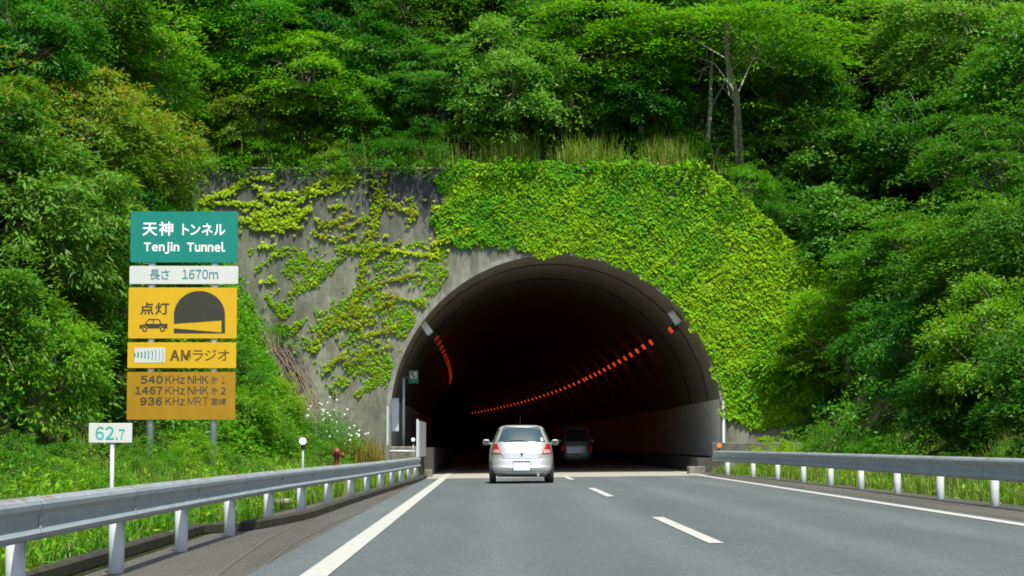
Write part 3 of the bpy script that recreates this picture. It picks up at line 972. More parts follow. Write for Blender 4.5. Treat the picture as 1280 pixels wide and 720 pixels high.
# ------------------------------------------------------------------ cars
M['silver'] = None
m, nt, b = new_mat('silver_paint')
b.inputs['Base Color'].default_value = (0.58, 0.565, 0.54, 1); b.inputs['Metallic'].default_value = 0.45
b.inputs['Roughness'].default_value = 0.34; b.inputs['Coat Weight'].default_value = 0.6; b.inputs['Coat Roughness'].default_value = 0.06
M['silver'] = m
m, nt, b = new_mat('van_paint')
b.inputs['Base Color'].default_value = (0.30, 0.345, 0.355, 1); b.inputs['Metallic'].default_value = 0.3
b.inputs['Roughness'].default_value = 0.3; b.inputs['Coat Weight'].default_value = 0.5
M['van_paint'] = m
m, nt, b = new_mat('car_glass')
b.inputs['Base Color'].default_value = (0.03, 0.06, 0.06, 1); b.inputs['Roughness'].default_value = 0.07; b.inputs['Specular IOR Level'].default_value = 0.8
M['glass'] = m
m, nt, b = new_mat('tail_red')
b.inputs['Base Color'].default_value = (0.50, 0.015, 0.03, 1); b.inputs['Roughness'].default_value = 0.15; b.inputs['Coat Weight'].default_value = 0.7
M['tail_red'] = m
m, nt, b = new_mat('tail_clear')
b.inputs['Base Color'].default_value = (0.62, 0.38, 0.32, 1); b.inputs['Roughness'].default_value = 0.15; b.inputs['Coat Weight'].default_value = 0.7
M['tail_clear'] = m
M['seam'] = plain('seam', (0.07, 0.07, 0.07), 0.6)
M['trim'] = plain('trim', (0.02, 0.02, 0.021), 0.55)
M['alloy'] = plain('alloy', (0.5, 0.5, 0.5), 0.35, 0.7)
M['plate_white'] = plain('plate_white', (0.82, 0.84, 0.84), 0.5, var=0.03)
M['plate_yellow'] = plain('plate_yellow', (0.62, 0.48, 0.12), 0.5, var=0.05)
M['plate_ink'] = plain('plate_ink', (0.45, 0.52, 0.49), 0.5)
M['sticker'] = plain('sticker', (0.7, 0.75, 0.75), 0.5)
M['brake_lit'] = emis('brake_lit', (0.9, 0.02, 0.03), 0.05, (0.3, 0.01, 0.02))


def make_car(root, prof, spec, paint):
    """prof: rows (z, half width, rear y, front y, squareness); local origin on the road, facing +Y"""
    zs = np.array([r_[0] for r_ in prof])
    it = lambda z, k: np.interp(z, zs, [r_[k] for r_ in prof])
    ox, oy, oz = root.location
    def rear(x, z):
        w = it(z, 1); y0 = it(z, 2); y1 = it(z, 3); n_ = it(z, 4); l = (y1 - y0) / 2
        u = np.clip(np.abs(x) / w, 0, 0.999)
        return (y0 + y1) / 2 - l * (1 - u ** n_) ** (1 / n_)
    def sidex(y, z):
        w = it(z, 1); y0 = it(z, 2); y1 = it(z, 3); n_ = it(z, 4); l = (y1 - y0) / 2
        u = np.clip(np.abs(y - (y0 + y1) / 2) / l, 0, 0.999)
        return w * (1 - u ** n_) ** (1 / n_)
    def front(x, z):
        w = it(z, 1); y0 = it(z, 2); y1 = it(z, 3); n_ = it(z, 4); l = (y1 - y0) / 2
        u = np.clip(np.abs(x) / w, 0, 0.999)
        return (y0 + y1) / 2 + l * (1 - u ** n_) ** (1 / n_)
    W = lambda x, y, z: (ox + x, oy + y, oz + z)
    # shell
    zz = np.unique(np.concatenate([zs, np.linspace(zs[0], zs[-1], 34)]))
    m_ = 88
    V = np.zeros((len(zz), m_, 3))
    for i, z in enumerate(zz):
        w, y0, y1, n_ = it(z, 1), it(z, 2), it(z, 3), it(z, 4)
        for j in range(m_):
            t = 2 * math.pi * j / m_
            c_, s_ = math.cos(t), math.sin(t)
            V[i, j] = W(w * math.copysign(abs(c_) ** (2 / n_), c_), (y0 + y1) / 2 + (y1 - y0) / 2 * math.copysign(abs(s_) ** (2 / n_), s_), z)
    mb = MB(); mb.grid(V, smooth=True, close_u=True)
    mb.add(list(V[-1]), [list(range(m_))], smooth=True); mb.add(list(V[0]), [list(range(m_))[::-1]])
    mb.build('body', paint, root)
    def patch(name, poly, mat, off=0.006, parent=root, kind='rear', nu=12, nv=7, th=0.02):
        """quad patch (bl, br, tr, tl) lying on the shell"""
        bl, br, tr, tl = [np.array(q, float) for q in poly]
        V = np.zeros((nv, nu, 3)); 
        for i in range(nv):
            for j in range(nu):
                u, v = j / (nu - 1), i / (nv - 1)
                q = (bl * (1 - u) + br * u) * (1 - v) + (tl * (1 - u) + tr * u) * v
                if kind == 'rear': V[i, j] = W(q[0], rear(q[0], q[1]) - off, q[1])
                elif kind == 'front': V[i, j] = W(q[0], front(q[0], q[1]) + off, q[1])
                elif kind == 'R': V[i, j] = W(sidex(q[0], q[1]) + off, q[0], q[1])
                else: V[i, j] = W(-sidex(q[0], q[1]) - off, q[0], q[1])
        # rim skirts give the patch thickness
        inn = V.copy(); 
        if kind == 'rear': inn[..., 1] += th
        elif kind == 'front': inn[..., 1] -= th
        elif kind == 'R': inn[..., 0] -= th
        else: inn[..., 0] += th
        mb = MB(); mb.grid(V if kind in ('rear', 'L') else V[:, ::-1], smooth=True)
        ring = [V[0, j] for j in range(nu)] + [V[i, -1] for i in range(1, nv)] + [V[-1, j] for j in range(nu - 2, -1, -1)] + [V[i, 0] for i in range(nv - 2, 0, -1)]
        rin = [inn[0, j] for j in range(nu)] + [inn[i, -1] for i in range(1, nv)] + [inn[-1, j] for j in range(nu - 2, -1, -1)] + [inn[i, 0] for i in range(nv - 2, 0, -1)]
        k = len(ring)
        mb.add(ring + rin, [[i, (i + 1) % k, (i + 1) % k + k, i + k] for i in range(k)])
        return mb.build(name, mat, parent)
    def line(name, pts, mat, wd=0.008, off=0.004, parent=root, kind='rear'):
        q = []
        for a, b_ in zip(pts[:-1], pts[1:]):
            for t in np.linspace(0, 1, 8): q.append((a[0] + (b_[0] - a[0]) * t, a[1] + (b_[1] - a[1]) * t))
        if kind == 'rear': q = [W(x, rear(x, z) - off, z) for x, z in q]
        elif kind == 'R': q = [W(sidex(y, z) + off, y, z) for y, z in q]
        else: q = [W(-sidex(y, z) - off, y, z) for y, z in q]
        return MB().tube(q, wd, 6).build(name, mat, parent)
    return rear, sidex, front, W, patch, line


def wheel(root, x, y, r, w, W):
    sg = 1 if x > 0 else -1
    t = MB().tube([W(x - w / 2, y, r), W(x - w / 2 + .02, y, r), W(x + w / 2 - .02, y, r), W(x + w / 2, y, r)], [r - .025, r, r, r - .025], 28).build('wheel', M['rubber'], root)
    xo = x + sg * (w / 2 + .003)
    mb = MB().tube([W(xo - sg * .03, y, r), W(xo, y, r)], [r * .66, r * .62], 24)
    mb.build('rim', M['alloy'], t)
    return t


# --- silver hatchback
cxh = P(652.2, 600, 57.3)[0]
car = empty('hatchback_car', (cxh, 57.2, road_z(cxh)), 'silver hatchback car with red tail lamps driving into the tunnel in the left lane', 'car')
prof = [(0.20, 0.74, 0.16, 3.62, 6), (0.27, 0.80, 0.06, 3.70, 6), (0.36, 0.845, 0.015, 3.74, 5.5), (0.43, 0.855, 0.0, 3.75, 5.2), (0.47, 0.855, 0.03, 3.75, 5.0), (0.60, 0.855, 0.055, 3.72, 4.6), (0.66, 0.852, 0.075, 3.68, 4.4),
        (0.80, 0.842, 0.10, 3.58, 4.2), (0.92, 0.825, 0.14, 3.30, 4.0), (1.02, 0.80, 0.19, 2.95, 3.9), (1.10, 0.765, 0.24, 2.72, 3.8), (1.22, 0.715, 0.33, 2.45, 3.7), (1.34, 0.66, 0.43, 2.18, 3.5), (1.43, 0.61, 0.52, 1.95, 3.3),
        (1.48, 0.565, 0.58, 1.82, 3.0), (1.515, 0.49, 0.68, 1.68, 2.7), (1.53, 0.38, 0.82, 1.52, 2.5)]
rear, sidex, front, W, patch, line = make_car(car, prof, None, M['silver'])
win = patch('rear_window', ((-0.60, 1.10), (0.60, 1.10), (0.47, 1.44), (-0.47, 1.44)), M['glass'], 0.006, nu=20)
line('window_seal', [(-0.61, 1.09), (0.61, 1.09), (0.475, 1.45), (-0.475, 1.45), (-0.61, 1.09)], M['trim'], 0.011, 0.004, win)
q = patch('sticker', ((0.50, 1.12), (0.57, 1.12), (0.55, 1.20), (0.50, 1.20)), M['sticker'], 0.012, win, nu=3, nv=3, th=0.004)
for s_ in (-1, 1):
    poly = ((s_ * 0.815, 0.775), (s_ * 0.535, 0.77), (s_ * 0.645, 1.03), (s_ * 0.745, 1.045))
    if s_ > 0: poly = (poly[1], poly[0], poly[3], poly[2])
    tl = patch('tail_lamp', poly, M['tail_red'], 0.014, nu=10)
    poly = ((s_ * 0.77, 0.80), (s_ * 0.57, 0.795), (s_ * 0.60, 0.885), (s_ * 0.76, 0.89))
    if s_ > 0: poly = (poly[1], poly[0], poly[3], poly[2])
    patch('reversing_lens', poly, M['tail_clear'], 0.019, tl, nu=8, nv=4, th=0.004)
    # mirrors
    mx = s_ * 0.93
    mm = MB(); yv = 2.15
    mm.box(*sorted((W(mx - .09, 0, 0)[0], W(mx + .09, 0, 0)[0])), W(0, yv - .06, 0)[1], W(0, yv + .1, 0)[1], W(0, 0, 1.00)[2], W(0, 0, 1.15)[2], bev=0.035)
    mm.tube([W(mx - s_ * .08, yv + .02, 1.04), W(s_ * .72, yv + .02, 1.02)], 0.025, 8)
    mo = mm.build('wing_mirror', M['silver'], car)
    MB().box(*sorted((W(mx - .07, 0, 0)[0], W(mx + .07, 0, 0)[0])), W(0, yv - .064, 0)[1], W(0, yv - .061, 0)[1], W(0, 0, 1.02)[2], W(0, 0, 1.13)[2]).build('mirror_glass', M['glass'], mo)
    K = 'R' if s_ > 0 else 'L'
    patch('side_window', ((0.55, 1.08), (1.45, 1.05), (1.40, 1.42), (0.72, 1.42)), M['glass'], 0.005, kind=K)
    patch('side_window', ((1.52, 1.05), (2.35, 1.02), (1.98, 1.40), (1.48, 1.42)), M['glass'], 0.005, kind=K)
    line('door_seam', [(1.48, 0.35), (1.48, 1.04)], M['seam'], 0.006, 0.002, kind=K)
    line('door_seam', [(0.62, 0.75), (0.58, 1.02)], M['seam'], 0.006, 0.002, kind=K)
    for yw in (0.62, 3.05):
        wheel(car, s_ * 0.755, yw, 0.295, 0.175, W)
        pts = [(yw + 0.345 * math.cos(t), 0.295 + 0.345 * math.sin(t)) for t in np.linspace(0.05, math.pi - .05, 10)]
        mm = MB(); 
        for a, b_ in zip(pts[:-1], pts[1:]):
            mm.add([W(s_ * (sidex(a[0], max(.21, a[1])) + .003), a[0], a[1]), W(s_ * (sidex(b_[0], max(.21, b_[1])) + .003), b_[0], b_[1]), W(s_ * (sidex(b_[0], max(.21, b_[1])) + .003), b_[0], 0.2), W(s_ * (sidex(a[0], max(.21, a[1])) + .003), a[0], 0.2)], [[0, 1, 2, 3]])
        mm.build('wheel_arch', M['trim'], car)
hs_ = line('hatch_seam', [(-0.53, 0.77), (-0.49, 0.665), (-0.44, 0.65), (0.44, 0.65), (0.49, 0.665), (0.53, 0.77)], M['seam'], 0.006, 0.001)
line('hatch_seam', [(-0.56, 0.80), (-0.66, 1.05)], M['seam'], 0.005, 0.001); line('hatch_seam', [(0.56, 0.80), (0.66, 1.05)], M['seam'], 0.005, 0.001)
pr = patch('plate_recess', ((-0.245, 0.33), (0.245, 0.33), (0.225, 0.575), (-0.225, 0.575)), M['seam'], 0.008, th=0.01)
yb = rear(0, 0.43) - 0.03
pl = MB().box(*(W(-0.22, 0, 0)[0], W(0.22, 0, 0)[0]), W(0, yb, 0)[1], W(0, yb + 0.02, 0)[1], W(0, 0, 0.34)[2], W(0, 0, 0.545)[2], bev=0.006).build('number_plate', M['plate_white'], car)
mm = MB()
for k_, (xk, wk) in enumerate(((-0.155, .05), (-0.07, .05), (0.055, .05), (0.135, .05))):
    mm.box(W(xk, 0, 0)[0], W(xk + wk * .35, 0, 0)[0], W(0, yb - .004, 0)[1], W(0, yb - .001, 0)[1], W(0, 0, .375)[2], W(0, 0, .46)[2])
mm.build('plate_mark', M['plate_ink'], pl)
gr_ = patch('handle_recess', ((-0.245, 0.555), (0.245, 0.555), (0.20, 0.59), (-0.20, 0.59)), M['seam'], 0.007, th=0.006, nv=3)
mm = MB(); ye = rear(0, 0.76) - 0.008
mm.prism([(W(x, 0, 0)[0], W(0, 0, z)[2]) for x, z in [(-.028, .795), (-.03, .775), (-.018, .75), (-.012, .70), (.012, .70), (.018, .75), (.03, .775), (.028, .795), (0.0, .805)]], W(0, ye - .008, 0)[1], W(0, ye + .03, 0)[1])
mm.build('hatch_emblem', M['trim'], car)
wp = [(0.14, 1.085), (0.05, 1.12), (-0.13, 1.125), (-0.34, 1.105)]
line('wiper', wp, M['trim'], 0.010, 0.022)
line('bumper_crease', [(-0.82, 0.445), (-0.3, 0.445)], M['seam'], 0.004, 0.0)
line('bumper_crease', [(0.3, 0.445), (0.82, 0.445)], M['seam'], 0.004, 0.0)
MB().box(*(W(-0.66, 0, 0)[0], W(0.66, 0, 0)[0]), W(0, 0.10, 0)[1], W(0, 3.3, 0)[1], W(0, 0, 0.17)[2], W(0, 0, 0.28)[2], bev=0.03).build('underbody', M['trim'], car)
MB().tube([W(0.43, 0.0, 0.225), W(0.43, 0.35, 0.225)], 0.035, 12).build('exhaust_pipe', M['galv'], car)
MB().tube([W(-0.03, 0.72, 1.51), W(-0.03, 0.62, 1.75)], [0.012, 0.005], 6).build('aerial', M['trim'], car)
patch('windscreen', ((-0.62, 1.05), (0.62, 1.05), (0.5, 1.42), (-0.5, 1.42)), M['glass'], 0.006, kind='front')
line('roof_spoiler', [(-0.45, 1.475), (0.45, 1.475)], M['silver'], 0.018, 0.012)

# --- dark kei van deeper in the tunnel
VD = 103.0
vp = P(721, 560, VD)
van = empty('kei_van', (vp[0], VD, road_z(vp[0])), 'dim grey van with a yellow number plate inside the tunnel in the right lane', 'van')
prof = [(0.22, 0.66, 0.08, 3.3, 8), (0.30, 0.72, 0.02, 3.38, 8), (0.42, 0.738, 0.0, 3.4, 8), (0.52, 0.74, 0.02, 3.4, 8), (0.90, 0.74, 0.05, 3.32, 8), (1.0, 0.735, 0.07, 3.05, 7.5), (1.1, 0.725, 0.09, 2.8, 7.5), (1.45, 0.675, 0.16, 2.35, 7), (1.68, 0.63, 0.22, 2.05, 6), (1.75, 0.56, 0.30, 1.95, 4.5), (1.775, 0.42, 0.45, 1.8, 3.5)]
rear, sidex, front, W, patch, line = make_car(van, prof, None, M['van_paint'])
patch('rear_window', ((-0.60, 1.10), (0.60, 1.10), (0.55, 1.66), (-0.55, 1.66)), M['glass'], 0.006)
for s_ in (-1, 1):
    poly = ((s_ * 0.72, 0.62), (s_ * 0.60, 0.62), (s_ * 0.60, 0.90), (s_ * 0.715, 0.90))
    if s_ > 0: poly = (poly[1], poly[0], poly[3], poly[2])
    patch('tail_lamp', poly, M['brake_lit'], 0.012, nu=6)
    K = 'R' if s_ > 0 else 'L'
    patch('side_window', ((0.3, 1.08), (1.3, 1.06), (1.25, 1.6), (0.4, 1.6)), M['glass'], 0.005, kind=K)
    patch('side_window', ((1.4, 1.06), (2.5, 1.04), (1.95, 1.6), (1.36, 1.6)), M['glass'], 0.005, kind=K)
    for yw in (0.5, 2.75):
        wheel(van, s_ * 0.655, yw, 0.27, 0.15, W)
    mm = MB().box(*sorted((W(s_ * .72, 0, 0)[0], W(s_ * .90, 0, 0)[0])), W(0, 2.3, 0)[1], W(0, 2.42, 0)[1], W(0, 0, 1.02)[2], W(0, 0, 1.22)[2], bev=0.03)
    mm.build('wing_mirror', M['van_paint'], van)
line('bumper_line', [(-0.70, 0.53), (0.70, 0.53)], M['galv'], 0.010, 0.004)
line('hatch_seam', [(-0.57, 0.56), (-0.58, 1.05)], M['seam'], 0.008, 0.001); line('hatch_seam', [(0.57, 0.56), (0.58, 1.05)], M['seam'], 0.008, 0.001)
yb = rear(0, 0.4) - 0.03
MB().box(W(-0.165, 0, 0)[0], W(0.165, 0, 0)[0], W(0, yb, 0)[1], W(0, yb + 0.025, 0)[1], W(0, 0, 0.30)[2], W(0, 0, 0.475)[2], bev=0.006).build('number_plate', M['plate_yellow'], van)
patch('hatch_trim', ((-0.50, 0.86), (0.26, 0.86), (0.14, 1.02), (-0.38, 1.02)), M['galv'], 0.010, th=0.006)
MB().box(W(-0.6, 0, 0)[0], W(0.6, 0, 0)[0], W(0, 0.1, 0)[1], W(0, 3.0, 0)[1], W(0, 0, 0.18)[2], W(0, 0, 0.3)[2], bev=0.03).build('underbody', M['trim'], van)

# ------------------------------------------------------------------ foliage
def nrm(a): return a / (np.linalg.norm(a, axis=-1, keepdims=True) + 1e-9)


def leaf_verts(pos, tip, up, L, W_, fold=0.25, shape='rhomb'):
    """leaves: base at pos, pointing along tip, face normal up"""
    tip = nrm(tip); up = nrm(up - tip * (up * tip).sum(-1, keepdims=True)); sd_ = np.cross(tip, up)
    L = L[:, None]; W_ = W_[:, None]
    if shape == 'rhomb':
        v = np.stack([pos, pos + tip * L * 0.42 + sd_ * W_ * 0.5 - up * W_ * fold, pos + tip * L - up * L * 0.12, pos + tip * L * 0.42 - sd_ * W_ * 0.5 - up * W_ * fold], 1)
        f = np.array([[0, 1, 2], [0, 2, 3]])
    else:                                                       # three-lobed creeper leaf
        pr = [(0, 0), (-0.28, 0.62), (0.38, 0.30), (0.30, 0.02 + 0.22), (0.72, 0.0)]
        pts = [(0.10, 0), (-0.12, 0.42), (0.30, 0.58), (0.48, 0.24), (1.0, 0.0), (0.48, -0.24), (0.30, -0.58), (-0.12, -0.42)]
        v = np.stack([pos + tip * L * a + sd_ * W_ * b - up * (abs(b) * W_ * fold + 0.12 * L * max(a, 0) ** 2) for a, b in pts], 1)
        f = np.array([[0, 1, 2], [0, 2, 3], [0, 3, 4], [0, 4, 5], [0, 5, 6], [0, 6, 7]])
    return v, f


def leaf_object(name, v, f, mat, parent=None, tint=None, mi=None, loc=None):
    n, k = v.shape[:2]
    m_ = len(f)
    me = bpy.data.meshes.new(name)
    co = v.reshape(-1, 3)
    if loc is not None: co = co - np.array(loc)
    me.vertices.add(n * k); me.vertices.foreach_set('co', co.astype(np.float32).ravel())
    F_ = (f[None] + (np.arange(n) * k)[:, None, None]).reshape(-1, 3)
    me.loops.add(F_.size); me.loops.foreach_set('vertex_index', F_.ravel().astype(np.int32))
    me.polygons.add(len(F_)); me.polygons.foreach_set('loop_start', (np.arange(len(F_)) * 3).astype(np.int32))
    me.polygons.foreach_set('loop_total', np.full(len(F_), 3, np.int32))
    for m in (mat if isinstance(mat, (list, tuple)) else [mat]): me.materials.append(m)
    if mi is not None: me.polygons.foreach_set('material_index', np.repeat(mi, m_).astype(np.int32))
    me.update(calc_edges=True)
    if tint is not None:
        at = me.attributes.new('tint', 'FLOAT', 'POINT'); at.data.foreach_set('value', np.repeat(tint, k).astype(np.float32))
    o = bpy.data.objects.new(name, me)
    if loc is not None and parent is None: o.location = loc
    return link(o, parent)


def sprays(rg, C, D, n, rad, flat, L, W_, droop=0.25, wild=0.45, upb=1.0):
    """n leaves around each spray centre C; D = outward direction of the spray"""
    S = len(C)
    a = rg.uniform(0, 2 * math.pi, (S, n)); r = np.sqrt(rg.uniform(0, 1, (S, n))) * rad * rg.uniform(0.7, 1.3, (S, 1))
    o = np.stack([np.cos(a) * r, np.sin(a) * r, rg.normal(0, flat, (S, n)) - (r / rad) ** 2 * flat * 1.6], -1)
    # tilt the disc: it leans outward from the crown
    slope = np.clip(D[:, None, :2], -1, 1) * 0.5
    o[..., 2] -= (o[..., :2] * slope).sum(-1) * np.clip(1.2 - D[:, None, 2], 0.3, 1.4)
    pos = (C[:, None] + o).reshape(-1, 3)
    Dr = np.repeat(D, n, 0)
    hz = nrm(np.concatenate([o[..., :2], np.zeros((S, n, 1))], -1).reshape(-1, 3))
    tip = hz * 0.8 + Dr * 0.5 + rg.normal(0, wild, (S * n, 3)); tip[:, 2] -= droop
    up = np.array([0, 0, upb]) + Dr * 0.35 + rg.normal(0, wild * 0.75, (S * n, 3))
    Ls = L * rg.uniform(0.65, 1.3, S * n); Ws = W_ * rg.uniform(0.7, 1.25, S * n)
    return pos, tip, up, Ls, Ws


KINDS = {
    #            lobes spl  n   spray flat  L     W    droop wild  lobe  squash zc
    'layered':  (26, 19, 46, 0.52, 0.040, 0.165, 0.072, 0.12, 0.32, 0.36, 0.32, 2.5),
    'rounded':  (27, 20, 42, 0.38, 0.08, 0.165, 0.080, 0.22, 0.45, 0.33, 0.58, 2.4),
    'drooping': (25, 19, 42, 0.42, 0.08, 0.215, 0.068, 0.50, 0.42, 0.35, 0.55, 2.4),
    'tipped':   (26, 19, 42, 0.40, 0.07, 0.175, 0.072, 0.28, 0.42, 0.34, 0.55, 2.4),
    'bigleaf':  (20, 20, 28, 0.44, 0.09, 0.25, 0.155, 0.40, 0.42, 0.36, 0.60, 2.4),
    'airy':     (17, 17, 44, 0.62, 0.035, 0.15, 0.062, 0.10, 0.30, 0.40, 0.38, 4.6),
    'shrub':    (13, 18, 38, 0.32, 0.08, 0.145, 0.070, 0.20, 0.55, 0.42, 0.70, 0.8),
}
RV = 2.6          # crown radius of the master trees


def make_crown(kind, seed):
    nl, spl, n, srad, flat, L, W_, droop, wild, lob, sq, zc = KINDS[kind]
    rg = np.random.default_rng(seed)
    k = np.arange(nl)
    # lobes spread over the crown by a jittered spiral
    zz = 1 - (k + 0.5) / nl * (1.45 if kind in ('airy', 'shrub') else 1.75)
    ph = k * 2.399 + rg.uniform(0, 6.28)
    rr = np.sqrt(np.clip(1 - zz ** 2, 0, 1))
    d = np.stack([rr * np.cos(ph), rr * np.sin(ph), zz], -1)
    lc = d * RV * rg.uniform(0.40, 0.92, (nl, 1)) + rg.normal(0, 0.22, (nl, 3)); lc[:, 2] *= 0.9
    lr = RV * lob * rg.uniform(0.55, 1.35, nl)
    C = []; D = []
    for i in range(nl):
        q = nrm(rg.normal(0, 1, (spl, 3)) + np.array([0, 0, 0.55]) + 0.7 * d[i])
        C.append(lc[i] + q * np.array([1, 1, sq]) * lr[i] * rg.uniform(0.6, 1.08, (spl, 1))); D.append(nrm(q + 0.5 * d[i]))
    # loose twigs that break the outline
    m_ = nl * 3
    q = nrm(rg.normal(0, 1, (m_, 3)) + np.array([0, 0, 0.2])); C.append(q * RV * rg.uniform(0.9, 1.15, (m_, 1)) * np.array([1, 1, 0.9])); D.append(q)
    C = np.concatenate(C); D = np.concatenate(D)
    C[:, 2] += zc
    C[:, 2] = np.maximum(C[:, 2], 0.15 if kind == 'shrub' else 0.5)
    pos, tip, up, Ls, Ws = sprays(rg, C, D, n, srad, flat, L, W_, droop, wild)
    outer_ = np.clip((np.linalg.norm(pos - np.array([0, 0, zc]), axis=1) / RV - 0.55) * 2, 0, 1)
    return leaf_verts(pos, tip, up, Ls, Ws), lc + np.array([0, 0, zc]), outer_, rg


def make_trunk(mb, lc, zc, rg, stems=1, r0=0.17, base_z=-1.2):
    ends = []
    for s_ in range(stems):
        lean = rg.normal(0, 0.28 if stems == 1 else 0.95, 2)
        o = rg.normal(0, 0.0 if stems == 1 else 0.3, 2)
        p = [np.array([o[0], o[1], base_z])]
        for t in (0.25, 0.5, 0.75, 1.0):
            p.append(np.array([o[0] + lean[0] * t * zc * 0.35 + rg.normal(0, .06), o[1] + lean[1] * t * zc * 0.35 + rg.normal(0, .06), t * zc * 0.95]))
        mb.tube(p, [r0 * 1.25, r0, r0 * .85, r0 * .65, r0 * .4], 8, cap=False)
        ends.append(p)
    for i, c in enumerate(lc):
        p = ends[i % stems]
        a = p[2 + (i % 3)]
        mid = (a + c) / 2 + rg.normal(0, 0.15, 3) + np.array([0, 0, 0.2])
        mb.tube([a, mid, c, c + (c - a) * 0.04 + rg.normal(0, .08, 3)], [r0 * .38, r0 * .25, r0 * .13, .012], 6, cap=False)
        for q in range(2):
            e = mid + rg.normal(0, 0.7, 3)
            mb.tube([mid, (mid + e) / 2 + rg.normal(0, .08, 3), e], [r0 * .18, r0 * .11, .01], 5, cap=False)


LEAF = {
    'green': leaf_mat('leaf_green', (0.088, 0.255, 0.011)),
    'deep': leaf_mat('leaf_deep', (0.060, 0.192, 0.012), gloss=0.25),
    'bright': leaf_mat('leaf_bright', (0.105, 0.305, 0.008)),
    'pale': leaf_mat('leaf_pale', (0.122, 0.300, 0.034), gloss=0.25),
    'tipped': leaf_mat('leaf_tipped', (0.095, 0.250, 0.014), tint=(0.30, 0.22, 0.022)),
    'glossy': leaf_mat('leaf_glossy', (0.076, 0.225, 0.020), gloss=0.3, rough=0.5),
    'yellowish': leaf_mat('leaf_yellowish', (0.150, 0.345, 0.007)),
}
MASTER = {}


def master(kind, col, seed):
    key = (kind, col, seed)
    if key in MASTER: return MASTER[key]
    (v, f), lc, outer_, rg = make_crown(kind, seed * 31 + 5)
    tint = None
    if col == 'tipped':
        z = v[:, 0, 2]; up_ = np.clip((z - KINDS[kind][11]) / RV + 0.4, 0, 1)
        tint = (rg.uniform(0, 1, len(v)) < 0.42 * outer_ * up_) * rg.uniform(0.4, 1.0, len(v))
    co = leaf_object('crown', v, f, LEAF[col], tint=tint)
    mb = MB()
    if kind == 'shrub': make_trunk(mb, lc[:6], 0.8, rg, 3, 0.05, -0.5)
    elif kind == 'airy': make_trunk(mb, lc, 4.6, rg, 4, 0.062, -1.0)
    else: make_trunk(mb, lc, KINDS[kind][11], rg, 1)
    to = mb.build('stem' if kind == 'shrub' else 'trunk', M['bark'])
    for o in (co, to): COL.objects.unlink(o)
    MASTER[key] = (co, to)
    return MASTER[key]


def place_tree(px, py, rpx, kind, col, label, seed=0, dmin=30.0, shrub=False, squash=1.0, dfix=None, name=None, cat=None, group=None):
    zc = KINDS[kind][11] / RV
    rpx *= 1.12 if kind != 'shrub' else 1.0
    d = dmin
    while d < 170:
        p = P(px, py, d); Rw = rpx * d / F
        if dfix is None and p[2] - zc * Rw * squash <= terrain(p[0], d): break
        if dfix is not None and d >= dfix: break
        d += 0.2
    Rw = rpx * d / F; s_ = Rw / RV
    gz = terrain(p[0], d)
    z = p[2] - zc * Rw * squash
    z = min(z, gz + 0.05) if dfix is None else gz
    nm = name or ('shrub' if kind == 'shrub' else 'broadleaf_tree')
    t = empty(nm, (p[0], d, z), label, cat or ('shrub' if kind == 'shrub' else 'tree'), group or ('shrubs around the tunnel' if kind == 'shrub' else 'trees on the wooded slopes'), rz=random.uniform(0, 6.28))
    t.scale = (s_, s_, s_ * squash)
    for o in master(kind, col, seed):
        c = o.copy(); COL.objects.link(c); c.parent = t
    return t


